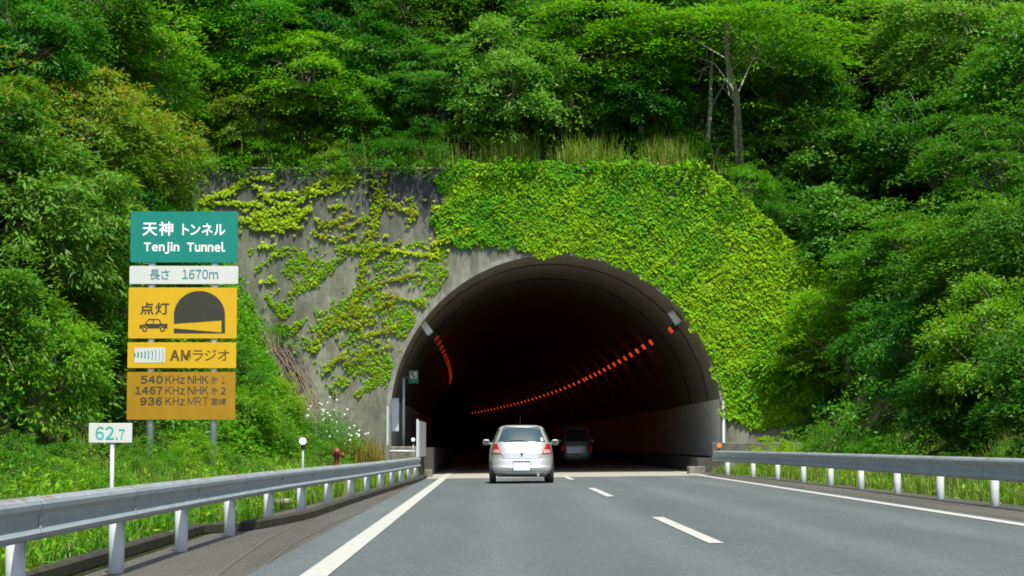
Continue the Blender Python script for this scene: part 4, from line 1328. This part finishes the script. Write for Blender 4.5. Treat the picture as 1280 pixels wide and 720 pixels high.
TREES = [
    # px, py, radius px, kind, colour, label
    # --- left bank, near
    (38, 285, 112, 'drooping', 'glossy', 'large glossy tree with drooping leaves on the left bank, level with the green sign board', 0, 42),
    (38, 462, 84, 'drooping', 'bright', 'fresh green bushy tree low on the left bank, left of the yellow sign boards', 1, 40),
    (-60, 400, 110, 'rounded', 'deep', 'dark tree cut by the left edge of the photo, level with the yellow boards', 0, 38),
    (-40, 170, 110, 'tipped', 'tipped', 'tree with brownish young leaves cut by the left edge of the photo', 1, 45),
    (165, 200, 80, 'tipped', 'tipped', 'tree with orange-brown young leaf tips just above the left edge of the green sign board', 0, 55),
    (105, 170, 85, 'tipped', 'tipped', 'tree with reddish leaf tips above the large glossy tree on the left bank', 1, 52),
    (30, 60, 85, 'rounded', 'green', 'greyish green tree in the top left corner of the photo', 1, 52),
    (150, 75, 90, 'layered', 'bright', 'bright green tree right of the top left corner, above the brown-tipped trees', 0, 58),
    (150, 330, 85, 'rounded', 'deep', 'dark shaded tree right behind the left edge of the green sign board', 0, 56),
    (118, 420, 70, 'rounded', 'deep', 'dark shaded tree between the bushy tree and the yellow sign boards', 1, 54),
    (205, 320, 60, 'drooping', 'green', 'shaded tree standing directly behind the sign boards', 0, 58),
    # --- slope above the left part of the wall
    (285, 50, 95, 'layered', 'bright', 'bright tree with flat leaf layers high above the upper left corner of the tunnel wall', 1, 70),
    (375, 105, 78, 'layered', 'bright', 'bright tree with tiered foliage halfway up the slope above the left end of the wall', 0, 74),
    (322, 150, 52, 'tipped', 'tipped', 'small brown-tipped tree just above the left corner of the tunnel wall', 0, 74),
    (250, 125, 56, 'rounded', 'green', 'rounded green tree above the left corner of the wall, behind the brown-tipped trees', 0, 70),
    (410, 30, 70, 'rounded', 'deep', 'dark tree at the top of the photo, left of the middle', 0, 80),
    (468, 85, 62, 'rounded', 'deep', 'dark green tree up the slope above the ivy column on the wall', 1, 76),
    (520, 30, 68, 'layered', 'deep', 'dark layered tree at the top of the photo, above the damp dark wall panel', 1, 82),
    (548, 110, 62, 'layered', 'pale', 'pale green tree with feathery foliage above the damp dark wall panel', 0, 77),
    (440, 140, 50, 'rounded', 'bright', 'small bright tree behind the wall-top shrubs, above the ivy column', 1, 75),
    (640, 112, 78, 'rounded', 'pale', 'dome-shaped pale glossy tree above the left half of the arch', 1, 77),
    (620, 25, 66, 'rounded', 'deep', 'dark tree at the top of the photo behind the dome-shaped pale tree', 0, 84),
    (700, 40, 66, 'rounded', 'green', 'green tree at the top of the photo, right of the dome-shaped pale tree', 1, 84),
    (700, 120, 52, 'bigleaf', 'green', 'small broad-leaved tree above the middle of the arch behind the grass', 0, 75),
    (610, 132, 46, 'rounded', 'green', 'small round tree directly above the left half of the ivy curtain', 0, 75),
    # --- slope above the right part of the wall
    (765, 60, 88, 'layered', 'bright', 'wide bright tree with flat leaf layers left of the tree with bare stems', 1, 80),
    (800, 128, 56, 'rounded', 'deep', 'shaded tree in the dark gap left of the bare stems', 0, 84),
    (985, 120, 70, 'rounded', 'deep', 'shaded tree in the dark gap right of the bare stems', 1, 84),
    (1010, 30, 75, 'layered', 'green', 'green layered tree at the top of the photo, right of the tree with bare stems', 0, 84),
    (1105, 70, 95, 'layered', 'green', 'broad layered tree high on the right slope', 1, 72),
    (1215, 40, 95, 'layered', 'pale', 'pale feathery tree in the top right corner of the photo', 0, 66),
    (1310, 110, 100, 'rounded', 'green', 'green tree cut by the right edge of the photo near the top', 1, 62),
    (1010, 190, 58, 'bigleaf', 'pale', 'broad-leaved pale tree just above the sloping right end of the wall', 0, 75),
    (1075, 225, 75, 'bigleaf', 'green', 'broad-leaved tree with hanging leaves right of the sloping wall end', 1, 70),
    (1050, 300, 62, 'bigleaf', 'pale', 'pale broad-leaved tree beside the right edge of the ivy curtain', 1, 70),
    (1165, 190, 85, 'rounded', 'deep', 'dark tree in the shaded hollow of the right slope', 0, 64),
    (1255, 220, 85, 'layered', 'deep', 'dark layered tree on the right slope below the top right corner', 0, 60),
    (1130, 330, 75, 'layered', 'green', 'tiered green tree halfway down the right slope', 0, 63),
    (1225, 330, 85, 'layered', 'green', 'large tiered tree above the right guardrail near the edge of the photo', 1, 57),
    (1310, 300, 90, 'rounded', 'deep', 'dark tree cut by the right edge of the photo above the guardrail', 0, 56),
    (1060, 410, 70, 'layered', 'bright', 'bright tiered tree to the right of the ivy curtain, above the low concrete wall', 1, 66),
    (1150, 430, 75, 'drooping', 'green', 'leafy tree low on the right slope, above the middle of the right guardrail', 0, 58),
    (1250, 440, 85, 'rounded', 'green', 'rounded tree low on the right slope by the edge of the photo', 1, 54),
    (1005, 462, 50, 'bigleaf', 'yellowish', 'yellowish broad-leaved small tree overgrowing the lower right edge of the ivy curtain', 0, 68),
    (1195, 510, 62, 'layered', 'deep', 'shaded low tree just above the right guardrail', 1, 54),
    (1340, 480, 100, 'rounded', 'deep', 'dark low tree cut by the right edge of the photo', 1, 50),
    # --- second row to close the slopes
    (90, 20, 90, 'rounded', 'deep', 'dark tree at the very top of the photo near the left corner', 1, 66),
    (215, 10, 85, 'rounded', 'deep', 'dark tree at the very top of the photo above the bright layered trees', 0, 78),
    (340, 5, 75, 'rounded', 'green', 'green treetop cut by the top edge above the left half of the wall', 0, 86),
    (830, 0, 90, 'rounded', 'green', 'green treetop cut by the top edge above the tree with bare stems', 0, 92),
    (1120, -10, 90, 'rounded', 'green', 'green treetop cut by the top edge right of the tree with bare stems', 1, 84),
    (560, -20, 90, 'rounded', 'green', 'green treetop cut by the top edge in the middle of the photo', 1, 92),
]
for px, py, r_, kind, col, lab, seed, dm in TREES:
    place_tree(px, py, r_, kind, col, lab, seed, 36)

# the tree whose bare stems show above the wall
bx = P(912, 178, 76.6)[0]
t = empty('broadleaf_tree', (bx, 76.6, terrain(bx, 76.6) - 0.1), 'spreading tree with several bare leaning stems above the right half of the arch', 'tree', 'trees on the wooded slopes', rz=0.6)
t.scale = (1.5, 1.35, 0.92)
for o in master('airy', 'bright', 0):
    c = o.copy(); COL.objects.link(c); c.parent = t

SHRUBS = [
    (235, 555, 46, 'yellowish', 'yellow-green bush under the right half of the frequency board', 0, 46.5),
    (200, 575, 36, 'bright', 'low bright bush at the foot of the left sign post', 1, 46.0),
    (90, 590, 52, 'bright', 'light green bush just above the left guardrail, left of the kilometre sign', 1, 30),
    (20, 585, 60, 'green', 'green bush above the left guardrail at the edge of the photo', 0, 30),
    (170, 540, 40, 'green', 'shaded bush between the kilometre sign and the left sign post', 0, 44),
    (300, 520, 48, 'yellowish', 'bush on the left bank right of the sign posts', 1, 58),
    (345, 505, 40, 'yellowish', 'yellow-green bush on the vine-covered left bank', 0, 62),
    (330, 430, 46, 'yellowish', 'light green creeper mound below the left part of the tunnel wall', 1, 64),
    (290, 470, 50, 'green', 'green mound of leaves on the left bank behind the right edge of the sign boards', 0, 60),
    (330, 548, 40, 'green', 'low bush behind the left guardrail, left of the white delineator', 1, 52),
    (405, 530, 34, 'green', 'bush in front of the left foot of the tunnel wall, above the red hydrant', 0, 66),
    (285, 188, 32, 'green', 'shrub hanging over the left end of the wall top', 0, 74.8),
    (345, 192, 46, 'bright', 'light shrub on the wall top above the upper left ivy patch', 1, 74.8),
    (408, 190, 42, 'green', 'shrub on the wall top between the left ivy patch and the ivy column', 0, 74.8),
    (472, 186, 46, 'green', 'rounded shrub on the wall top above the ivy column', 1, 74.8),
    (532, 186, 50, 'deep', 'dark drooping shrub on the wall top over the damp panel', 0, 74.8),
    (590, 172, 48, 'bright', 'light green shrub on the wall top left of the tall grass', 1, 75.5),
    (662, 176, 34, 'green', 'shrub behind the tall grass above the arch crown', 0, 76.5),
    (745, 176, 34, 'green', 'shrub behind the tall grass right of the arch crown', 1, 76.5),
    (862, 200, 30, 'bright', 'shrub at the top right corner of the ivy curtain', 0, 75.5),
    (925, 205, 48, 'bright', 'bush leaning over the sloping right end of the wall', 1, 75.0),
    (972, 240, 50, 'green', 'bush halfway down the sloping right end of the wall', 0, 75.0),
    (975, 505, 42, 'yellowish', 'yellow-green bush behind the right end of the low concrete wall', 1, 68),
    (1040, 500, 46, 'green', 'green bush above the lower stretch of concrete wall', 0, 66),
    (815, 185, 34, 'green', 'shrub left of the bare stems at the right end of the tall grass', 0, 76.0),
    (1015, 285, 46, 'bright', 'bush at the lower end of the sloping right wall top', 1, 75.0),
    (140, 600, 44, 'bright', 'leafy bush behind the post of the kilometre sign', 0, 27),
    (55, 560, 54, 'green', 'dense green bush at the left edge under the bushy tree', 1, 33),
    (262, 545, 40, 'green', 'green bush between the two sign posts', 1, 50),
    (375, 570, 22, 'bright', 'small clump of leaves behind the white delineator', 0, 50),
    (320, 575, 30, 'bright', 'low light bush behind the middle of the left guardrail', 0, 44),
    (440, 560, 20, 'yellowish', 'small clump of leaves right of the red hydrant', 1, 62),
    (1240, 600, 22, 'yellowish', 'small weed clump under the right guardrail at the edge of the photo', 0, 40),
    (945, 525, 26, 'yellowish', 'small yellowish bush at the foot of the ivy curtain', 0, 71),
    (1095, 525, 40, 'bright', 'light bush right of the lower stretch of concrete wall', 1, 60),
    (1120, 545, 28, 'bright', 'small leafy bush poking above the middle of the right guardrail', 0, 54),
    (1190, 555, 30, 'green', 'small bush just above the right part of the right guardrail', 1, 50),
    (1265, 545, 38, 'green', 'bush above the right guardrail at the edge of the photo', 0, 46),
]
for px, py, r_, col, lab, seed, d in SHRUBS:
    place_tree(px, py, r_, 'shrub', col, lab, seed, dfix=d) if not (px in (330, 290, 345, 300) and d < 70) else place_tree(px, py, r_, 'shrub', col, lab, seed, dmin=d)

# undergrowth: one leafy cover over the slopes
rg = np.random.default_rng(11)
pts = []
def cover(nn, fx, fy, hfun, cond=None):
    x = rg.uniform(*fx, nn); y = rg.uniform(*fy, nn)
    z = hfun(x, y)
    if cond is not None:
        k = cond(x, y, z); x, y, z = x[k], y[k], z[k]
    return np.stack([x, y, z], -1)
a1 = cover(3600, (-26, -5.2), (6, 74), side, lambda x, y, z: x < toe_l(y) - 0.1)
a2 = cover(3200, (9, 28), (12, 74), side, lambda x, y, z: x > toe_r(y) + 0.1)
a3 = cover(6500, (-24, 28), (74.7, 112), hill)
C = np.concatenate([a1, a2, a3]); C[:, 2] += rg.uniform(0.05, 0.7, len(C))
D = nrm(np.stack([rg.normal(0, .3, len(C)), rg.normal(-.5, .3, len(C)), np.full(len(C), 0.8)], -1))
v, f = leaf_verts(*sprays(rg, C, D, 34, 0.55, 0.12, 0.17, 0.09, 0.25, 0.55))
tag(leaf_object('undergrowth', v, f, LEAF['green']), kind='stuff')
# bright creeper over the steep bank left of the mouth
C = cover(2600, (-9.8, -5.4), (56, 73.9), side, lambda x, y, z: x < toe_l(y) + 0.15)
C[:, 2] += rg.uniform(0.0, 0.35, len(C)); C[:, 0] += 0.1
D = nrm(np.stack([np.full(len(C), 0.7), np.full(len(C), -0.3), np.full(len(C), 0.6)], -1) + rg.normal(0, .2, (len(C), 3)))
v, f = leaf_verts(*sprays(rg, C, D, 26, 0.38, 0.1, 0.15, 0.1, 0.35, 0.5))
tag(leaf_object('undergrowth', v, f, LEAF['yellowish']), kind='stuff')

# grass -----------------------------------------------------------------
def grass(name, base_pts, hgt, wid, mat, rg, lean=0.35, tint=None):
    n = len(base_pts)
    h = hgt * rg.uniform(0.45, 1.3, n); a = rg.uniform(0, 6.28, n)
    ln = np.stack([np.cos(a), np.sin(a), np.zeros(n)], -1) * (h * rg.uniform(0.1, 1, n) * lean)[:, None]
    sd_ = np.stack([-np.sin(a), np.cos(a), np.zeros(n)], -1) * (wid * rg.uniform(0.6, 1.3, n))[:, None] * 0.5
    mid = base_pts + ln * 0.35 + np.array([0, 0, 1]) * (h * 0.6)[:, None]
    tip = base_pts + ln + np.array([0, 0, 1]) * h[:, None]
    v = np.stack([base_pts - sd_, base_pts + sd_, mid + sd_ * .8, tip, mid - sd_ * .8], 1)
    return tag(leaf_object(name, v, np.array([[0, 1, 2], [0, 2, 4], [4, 2, 3]]), mat, tint=tint), kind='stuff')


GR = leaf_mat('grass_blade', (0.11, 0.27, 0.016), tint=(0.40, 0.36, 0.12), hue=0.025, gloss=0.2)
rg = np.random.default_rng(5)
def verge(nn, fx, fy, xl, xr_):
    y = fy[0] + (fy[1] - fy[0]) * rg.uniform(0, 1, nn); x = rg.uniform(*fx, nn)
    k = (x > xl(y)) & (x < xr_(y)); x, y = x[k], y[k]
    dens = np.sin(x * 3 + 1.7 * np.sin(y * 0.9)) + np.sin(y * 1.3 + x) + rg.normal(0, 0.7, len(x)) > -1.1
    x, y = x[dens], y[dens]
    return np.stack([x, y, side(x, y)], -1)
L0 = verge(26000, (-7.5, -3.4), (12, 34), lambda y: toe_l(y) - 0.2, lambda y: np.array([min(lx(q) - 0.14, -3.62 if q < 27.5 else 9) for q in y]))
grass('grass', L0, 0.26, 0.020, GR, rg, 1.1, (rg.uniform(0, 1, len(L0)) < 0.12) * rg.uniform(0.2, .8, len(L0)))
L1 = verge(36000, (-9, -2.1), (13, 73.8), lambda y: toe_l(y) - 0.6, lambda y: np.array([min(lx(q) - 0.22, -3.73 if q < 27.5 else 9) for q in y]))
tn = (rg.uniform(0, 1, len(L1)) < np.interp(L1[:, 1], [20, 34, 50, 74], [0.06, 0.25, 0.3, 0.4])) * rg.uniform(0.4, 1, len(L1))
grass('grass', L1, 0.34, 0.016, GR, rg, 0.85, tn)
L2 = verge(24000, (7.5, 12), (27, 73.8), lambda y: np.array([rx(q) + 0.2 for q in y]), lambda y: toe_r(y) + 0.7)
tn = (rg.uniform(0, 1, len(L2)) < 0.5) * rg.uniform(0.3, 1, len(L2))
grass('grass', L2, 0.42, 0.016, GR, rg, 0.8, tn)
# broad weeds among the grass
C = np.concatenate([L0[rg.integers(0, len(L0), 260)], L1[rg.integers(0, len(L1), 420)], L2[rg.integers(0, len(L2), 420)]]); C[:, 2] += rg.uniform(.05, .4, len(C))
D = nrm(rg.normal(0, .4, (len(C), 3)) + np.array([0, 0, 1]))
v, f = leaf_verts(*sprays(rg, C, D, 22, 0.22, 0.08, 0.11, 0.05, 0.1, 0.6))
tag(leaf_object('weeds', v, f, LEAF['yellowish']), kind='stuff')
# tall grass on top of the wall
n_ = 7000
y = 74.15 + rg.exponential(0.6, n_); x = rg.uniform(-9.8, 8.0, n_)
tall = np.stack([x, y, np.where(y < 74.65, np.minimum(10.42, wall_top(x)), hill(x, np.maximum(y, 74.6)))], -1)
dens = (np.interp(x, [-9.8, -2, -0.5, 7, 8.2], [.25, .3, 1, 1, .5]) * (0.55 + 0.45 * np.sin(x * 2.3)) > rg.uniform(0, 1, n_))
tall = tall[dens]
tn = (rg.uniform(0, 1, len(tall)) < 0.45) * rg.uniform(0.3, 1, len(tall))
grass('grass', tall, 1.05, 0.028, GR, rg, 0.65, tn)

# leafy fringe hanging over the edge of the wall
n_ = 560
x = rg.uniform(-10.2, 7.2, n_)
C = np.stack([x, rg.uniform(73.85, 75.0, n_), 10.4 + rg.uniform(-0.05, 0.35, n_)], -1)
k = (np.sin(x * 1.9) + 0.6 * np.sin(x * 4.3 + 1) + rg.normal(0, .5, n_) > -0.5)
C = C[k]
D = nrm(rg.normal(0, .3, (len(C), 3)) + np.array([0, -.7, 0.5]))
v, f = leaf_verts(*sprays(rg, C, D, 26, 0.30, 0.12, 0.16, 0.075, 0.35, 0.55))
tag(leaf_object('undergrowth', v, f, LEAF['bright']), kind='stuff')

# flowering weeds and reddish grass by the left foot of the wall
n_ = 900
x = rg.uniform(-6.0, -3.5, n_); y = rg.uniform(69.5, 73.6, n_)
B = np.stack([x, y, side(x, y)], -1)
H_ = np.interp(x, [-6.0, -5.2, -4.3, -3.5], [1.5, 2.1, 1.5, 0.7]) * rg.uniform(0.35, 1, n_)
C = B.copy(); C[:, 2] += H_ * rg.uniform(0.3, 1, n_)
D = nrm(rg.normal(0, .4, (n_, 3)) + np.array([0, -.3, 1]))
v, f = leaf_verts(*sprays(rg, C, D, 16, 0.22, 0.12, 0.11, 0.045, 0.1, 0.6))
tag(leaf_object('weeds', v, f, LEAF['pale']), kind='stuff')
st = B.repeat(2, 0) + np.concatenate([rg.normal(0, .08, (2 * n_, 2)), np.zeros((2 * n_, 1))], 1)
RG_ = leaf_mat('red_grass', (0.28, 0.27, 0.05), tint=(0.36, 0.19, 0.05), hue=0.02)
k = (st[:, 0] > -5.0)
st2 = np.concatenate([st[k], st[k] + rg.normal(0, .1, st[k].shape) * np.array([1, 1, 0])])
grass('grass', st2, 1.0, 0.022, RG_, rg, 0.4, rg.uniform(0, 1, len(st2)))
fl = plain('petal_white', (0.8, 0.8, 0.74), 0.6, var=0.05)
k = rg.uniform(0, 1, n_) < np.interp(x, [-6, -5.6, -4.6, -4.0, -3.6], [.015, .035, .035, .02, 0.005])
Q = B[k]; Q[:, 2] += H_[k] * 1.08
Q = (Q[:, None] + rg.normal(0, 0.10, (len(Q), 2, 3))).reshape(-1, 3)
n2 = len(Q); Q5 = Q.repeat(4, 0)
an = np.tile(np.arange(4) * 1.57, n2)
tip = np.stack([np.cos(an), -0.4 + 0 * an, np.sin(an)], -1); up_ = np.tile(np.array([0, -1, 0.5]), (len(Q5), 1))
v, f = leaf_verts(Q5, tip, up_, np.full(len(Q5), 0.04), np.full(len(Q5), 0.032))
tag(leaf_object('weeds', v, f, fl), kind='stuff')

# dead creeper stems on the bank edge
mb = MB(); rr_ = np.random.default_rng(2)
for i in range(60):
    x0 = rr_.uniform(300, 372); t = (x0 - 300) / 72
    p0 = P(x0 + rr_.uniform(-6, 14), 385 + t * 70 + rr_.uniform(-5, 30), 72.5)
    p = [p0]
    for s_ in range(5):
        p.append(p[-1] + np.array([rr_.uniform(0.0, 0.35), -0.1, rr_.uniform(-0.65, -0.25)]))
    p = [np.array([q[0], q[1], max(q[2], 0.3)]) for q in p]
    mb.tube(p, [0.022, 0.02, 0.018, 0.015, 0.012, 0.008], 5, cap=False)
tag(mb.build('dead_vine', plain('dead_stem', (0.20, 0.14, 0.10), 0.9)), 'tangle of dead brown creeper stems hanging at the edge of the left bank', 'vine')

# ------------------------------------------------------------------ creeper on the head wall
def in_poly(px, py, poly):
    ins = np.zeros(len(px), bool); n = len(poly)
    for i in range(n):
        x1_, y1_ = poly[i]; x2_, y2_ = poly[(i + 1) % n]
        c = ((y1_ > py) != (y2_ > py)) & (px < (x2_ - x1_) * (py - y1_) / (y2_ - y1_ + 1e-9) + x1_)
        ins ^= c
    return ins


def wob(px, py, s):
    return np.sin(px / (9 * s) + 2.1 * np.sin(py / (13 * s))) + np.sin(py / (8 * s) + 1.7 * np.sin(px / (15 * s))) + 0.6 * np.sin((px + py) / (4.3 * s))


_v1 = P(500, 300, YW); _v2 = P(600, 400, YW)
def to_wall(px, py):
    pt = np.array([P(a, b, YW) for a, b in zip(px, py)]); return pt


def creeper(name, px, py, size, mat, label, relief, rg, tint, droop=1.0, off=0.05, stems=None):
    pt = to_wall(px, py)
    rel = (wob(px, py, 2.2) * 0.5 + 0.5 * wob(px + 40, py, 0.8)) * relief
    pt[:, 1] = YW - off - np.clip(rel + rg.uniform(-0.3, 1, len(px)) * relief * 1.3, 0, 9)
    n = len(px)
    tip = np.stack([rg.normal(0, 0.40, n), rg.uniform(-0.75, -0.35, n), -droop * rg.uniform(0.6, 1.0, n)], -1)
    up_ = np.stack([rg.normal(0.0, 0.28, n), rg.uniform(-0.9, -0.6, n), rg.uniform(0.5, 1.0, n)], -1)
    v, f = leaf_verts(pt, tip, up_, size * (sz := np.clip(rg.lognormal(-0.08, 0.28, n), 0.4, 1.7)), size * sz * rg.uniform(0.75, 1.1, n), 0.3, 'lobed')
    t = empty(name, (pt[0][0], YW - 0.02, 0.0), label, 'climbing vine')
    o = leaf_object('leaves', v, f, mat, parent=t, tint=tint, loc=tuple(t.location))
    if stems:
        mb = MB()
        for s_ in stems:
            q = [P(a, b, YW - 0.03) for a, b in s_]
            mb.tube(q, [0.022] * (len(q) - 1) + [0.01], 6, cap=False)
        mb.build('stem', M['bark'], t)
    return t


CREEP = leaf_mat('creeper', (0.048, 0.260, 0.008), tint=(0.180, 0.385, 0.006), var=0.38, hue=0.018, objvar=0.0, gloss=0.08, rough=0.7, trans=(1.4, 1.2, 0.4), tf=0.34)
CREEPY = leaf_mat('creeper_yellow', (0.46, 0.62, 0.014), tint=(0.20, 0.27, 0.02), var=0.25, hue=0.018, objvar=0.0, gloss=0.08, rough=0.7, trans=(1.2, 1.1, 0.5))
CREEPM = leaf_mat('creeper_mixed', (0.26, 0.42, 0.010), tint=(0.27, 0.16, 0.03), var=0.3, hue=0.03, objvar=0.0, gloss=0.08, rough=0.7)
rg = np.random.default_rng(21)
curtain = [(556, 208), (600, 203), (700, 204), (800, 203), (880, 203), (935, 248), (985, 296), (1045, 350), (1070, 440), (1045, 525), (935, 533), (905, 522), (896, 472), (886, 445), (872, 420), (852, 392), (838, 372), (812, 350), (785, 336), (757, 325), (720, 319), (690, 319), (668, 318), (650, 310), (640, 304), (618, 306), (600, 313), (575, 309), (548, 292), (538, 275), (548, 250)]
n_ = 62000
px = rg.uniform(535, 1080, n_); py = rg.uniform(200, 535, n_)
ed = wob(px, py, 1.0) * 4
k = in_poly(px + ed, py + ed * 0.7, curtain)
# keep clear of the opening
cpx, cpy = 694, 526
k &= ~((np.hypot(px - cpx, (py - cpy)) < 205 + wob(px, py, .5) * 2.6) & (py < 540))
k &= ~((wob(px * 1.3 + 30, py * 0.8, 1.1) > 2.15) & (rg.uniform(0, 1, n_) < 0.8))
px, py = px[k], py[k]
kk = np.argsort(-py); px, py = px[kk], py[kk]
tint = np.clip(0.32 + 0.22 * wob(px, py, 5.0) + 0.16 * wob(px + 70, py, 1.4) + 0.45 * np.clip((np.hypot(px - 620, py - 260) - 60) / 180, -1, 1) + rg.normal(0, 0.25, len(px)), 0, 1)
creeper('creeper_curtain', px, py, 0.120, CREEP, 'dense bright green creeper curtain covering the wall above and right of the arch', 0.026, rg, tint, stems=[[(905, 530), (915, 450), (930, 380), (900, 300)], [(925, 530), (950, 450), (985, 380)], [(890, 470), (880, 380), (820, 300), (720, 250)]])


def along(lines, per_px, rg):
    X = []; Y = []
    for pts_, wdt in lines:
        for (ax, ay), (bx, by) in zip(pts_[:-1], pts_[1:]):
            L_ = math.hypot(bx - ax, by - ay); n = max(2, int(L_ * wdt * per_px))
            t = rg.uniform(0, 1, n); wv = 0.65 + 0.35 * np.sin(t * L_ / 7 + ax)
            X.append(ax + (bx - ax) * t + rg.normal(0, wdt * 0.36, n) * wv); Y.append(ay + (by - ay) * t + rg.normal(0, wdt * 0.33, n) * wv)
    X = np.concatenate(X); Y = np.concatenate(Y)
    loose = rg.uniform(0, 1, len(X)) < 0.22                     # stray leaves round the strands
    X = X + loose * rg.normal(0, 7, len(X)); Y = Y + loose * rg.normal(0, 6, len(X))
    return X, Y


Y1 = [([(250, 250), (270, 243), (290, 237), (303, 226), (318, 221), (346, 223)], 7), ([(252, 252), (300, 253), (330, 256)], 6), ([(256, 258), (258, 262)], 5), ([(318, 230), (328, 240), (345, 243), (372, 240)], 7),
      ([(330, 245), (350, 254), (372, 252), (385, 240), (400, 226), (425, 221), (446, 220)], 8), ([(385, 240), (410, 238), (430, 230), (440, 224)], 7), ([(300, 272), (325, 276), (350, 278), (375, 270), (386, 258)], 11), ([(312, 268), (340, 264), (370, 258)], 9), ([(310, 282), (330, 286), (352, 282), (380, 283)], 5),
      ([(322, 307), (340, 306)], 3), ([(340, 315), (345, 317)], 3), ([(328, 350), (345, 350)], 3), ([(390, 352), (396, 350)], 4)]
px, py = along(Y1, 0.26, rg)
px, py = px[py > 213], py[py > 213]
creeper('creeper_patch', px, py, 0.125, CREEPY, 'bright yellow-green creeper patch on the upper left of the tunnel wall', 0.022, rg, rg.uniform(0, .8, len(px)), stems=[[a for a in l[0]] for l in Y1[:7]])
Y2 = [([(472, 225), (474, 250), (468, 275), (462, 300), (458, 318)], 13), ([(485, 250), (505, 262), (520, 266)], 9), ([(515, 245), (518, 265), (512, 280)], 6), ([(440, 262), (425, 275), (400, 280), (395, 292)], 6), ([(395, 292), (430, 298), (445, 290)], 5), ([(455, 270), (440, 280), (425, 283)], 5), ([(410, 258), (430, 255)], 4),
      ([(500, 300), (480, 312), (450, 312), (428, 308)], 5), ([(455, 318), (452, 345), (450, 370), (432, 392)], 8), ([(450, 362), (480, 352), (505, 345), (530, 340)], 5), ([(470, 365), (500, 372), (530, 378)], 4), ([(430, 392), (460, 388), (490, 375)], 9), ([(415, 400), (440, 405), (470, 398)], 9), ([(395, 428), (405, 412), (420, 398)], 6), ([(385, 440), (400, 430)], 5), ([(405, 460), (420, 448), (440, 440)], 6), ([(440, 420), (470, 415), (500, 408)], 5), ([(430, 455), (460, 440), (490, 430)], 4)]
px, py = along([(a, b * 1.45) for a, b in Y2], 0.18, rg)
creeper('creeper_column', px, py, 0.105, CREEPM, 'olive creeper climbing in a ragged column up the bare wall left of the arch', 0.016, rg, np.clip(rg.normal(0.25, .3, len(px)), 0, 1), stems=[[a for a in l[0]] for l in Y2[:14]])
Y3 = [([(540, 303), (556, 297), (575, 287), (590, 284)], 6), ([(500, 313), (520, 316), (545, 318)], 4), ([(480, 310), (500, 312)], 3), ([(545, 308), (548, 318)], 3), ([(540, 262), (548, 255)], 5)]
px, py = along(Y3, 0.3, rg)
creeper('creeper_strand', px, py, 0.14, CREEPY, 'pale yellow creeper strand left of the creeper curtain above the arch', 0.022, rg, rg.uniform(0, .5, len(px)), stems=[[a for a in l[0]] for l in Y3[:3]])
# thin sparse creeper over the lower left of the wall
n_ = 17000
px = rg.uniform(300, 560, n_); py = rg.uniform(300, 500, n_)
k = in_poly(px, py, [(310, 310), (545, 300), (600, 320), (560, 345), (520, 400), (495, 455), (480, 490), (420, 500), (385, 440), (330, 370)]) & (wob(px, py, 1.5) + wob(px + 9, py, .5) * .5 + rg.normal(0, .5, n_) > 0.35)
k &= np.hypot(px - 694, py - 526) > 214
px, py = px[k], py[k]
creeper('creeper_veil', px, py, 0.075, CREEPM, 'thin veil of tiny creeper leaves over the bare wall left of the arch', 0.02, rg, np.clip(rg.normal(0.1, .2, len(px)), 0, 1), off=0.02)
# ------------------------------------------------------------------ world, light, render settings
w = bpy.data.worlds.new('World'); sc.world = w; w.use_nodes = True
nt = w.node_tree
bg = nt.nodes['Background']
sky = nt.nodes.new('ShaderNodeTexSky'); sky.sky_type = 'NISHITA'; sky.sun_disc = False
sd = np.array([0.12, -0.43, 0.89]); sd /= np.linalg.norm(sd)      # towards the sun
el = math.asin(sd[2]); az = math.atan2(sd[0], sd[1])
sky.sun_elevation = el; sky.sun_rotation = az
sky.air_density = 1.0; sky.dust_density = 1.5; sky.ozone_density = 1.0
nt.links.new(sky.outputs[0], bg.inputs[0]); bg.inputs[1].default_value = 0.15
sl = bpy.data.lights.new('sun', 'SUN'); sl.energy = 3.3; sl.angle = R(0.5); sl.color = (1.0, 0.96, 0.88)
so = bpy.data.objects.new('sun', sl); link(so)
from mathutils import Vector
so.rotation_euler = Vector(tuple(-sd)).to_track_quat('-Z', 'Y').to_euler()
so.location = (-20, -20, 60)
vs_ = sc.view_settings
sc.display_settings.display_device = 'sRGB'
vs_.view_transform = 'Standard'; vs_.look = 'None'; vs_.gamma = 1.0; vs_.exposure = 0.84; vs_.use_curve_mapping = False
cy = sc.cycles
cy.max_bounces = 6; cy.diffuse_bounces = 4; cy.glossy_bounces = 2; cy.transmission_bounces = 3; cy.transparent_max_bounces = 4
cy.use_denoising = True; cy.filter_width = 1.75
cy.sample_clamp_indirect = 4.0
cy.use_adaptive_sampling = True; cy.adaptive_threshold = 0.015
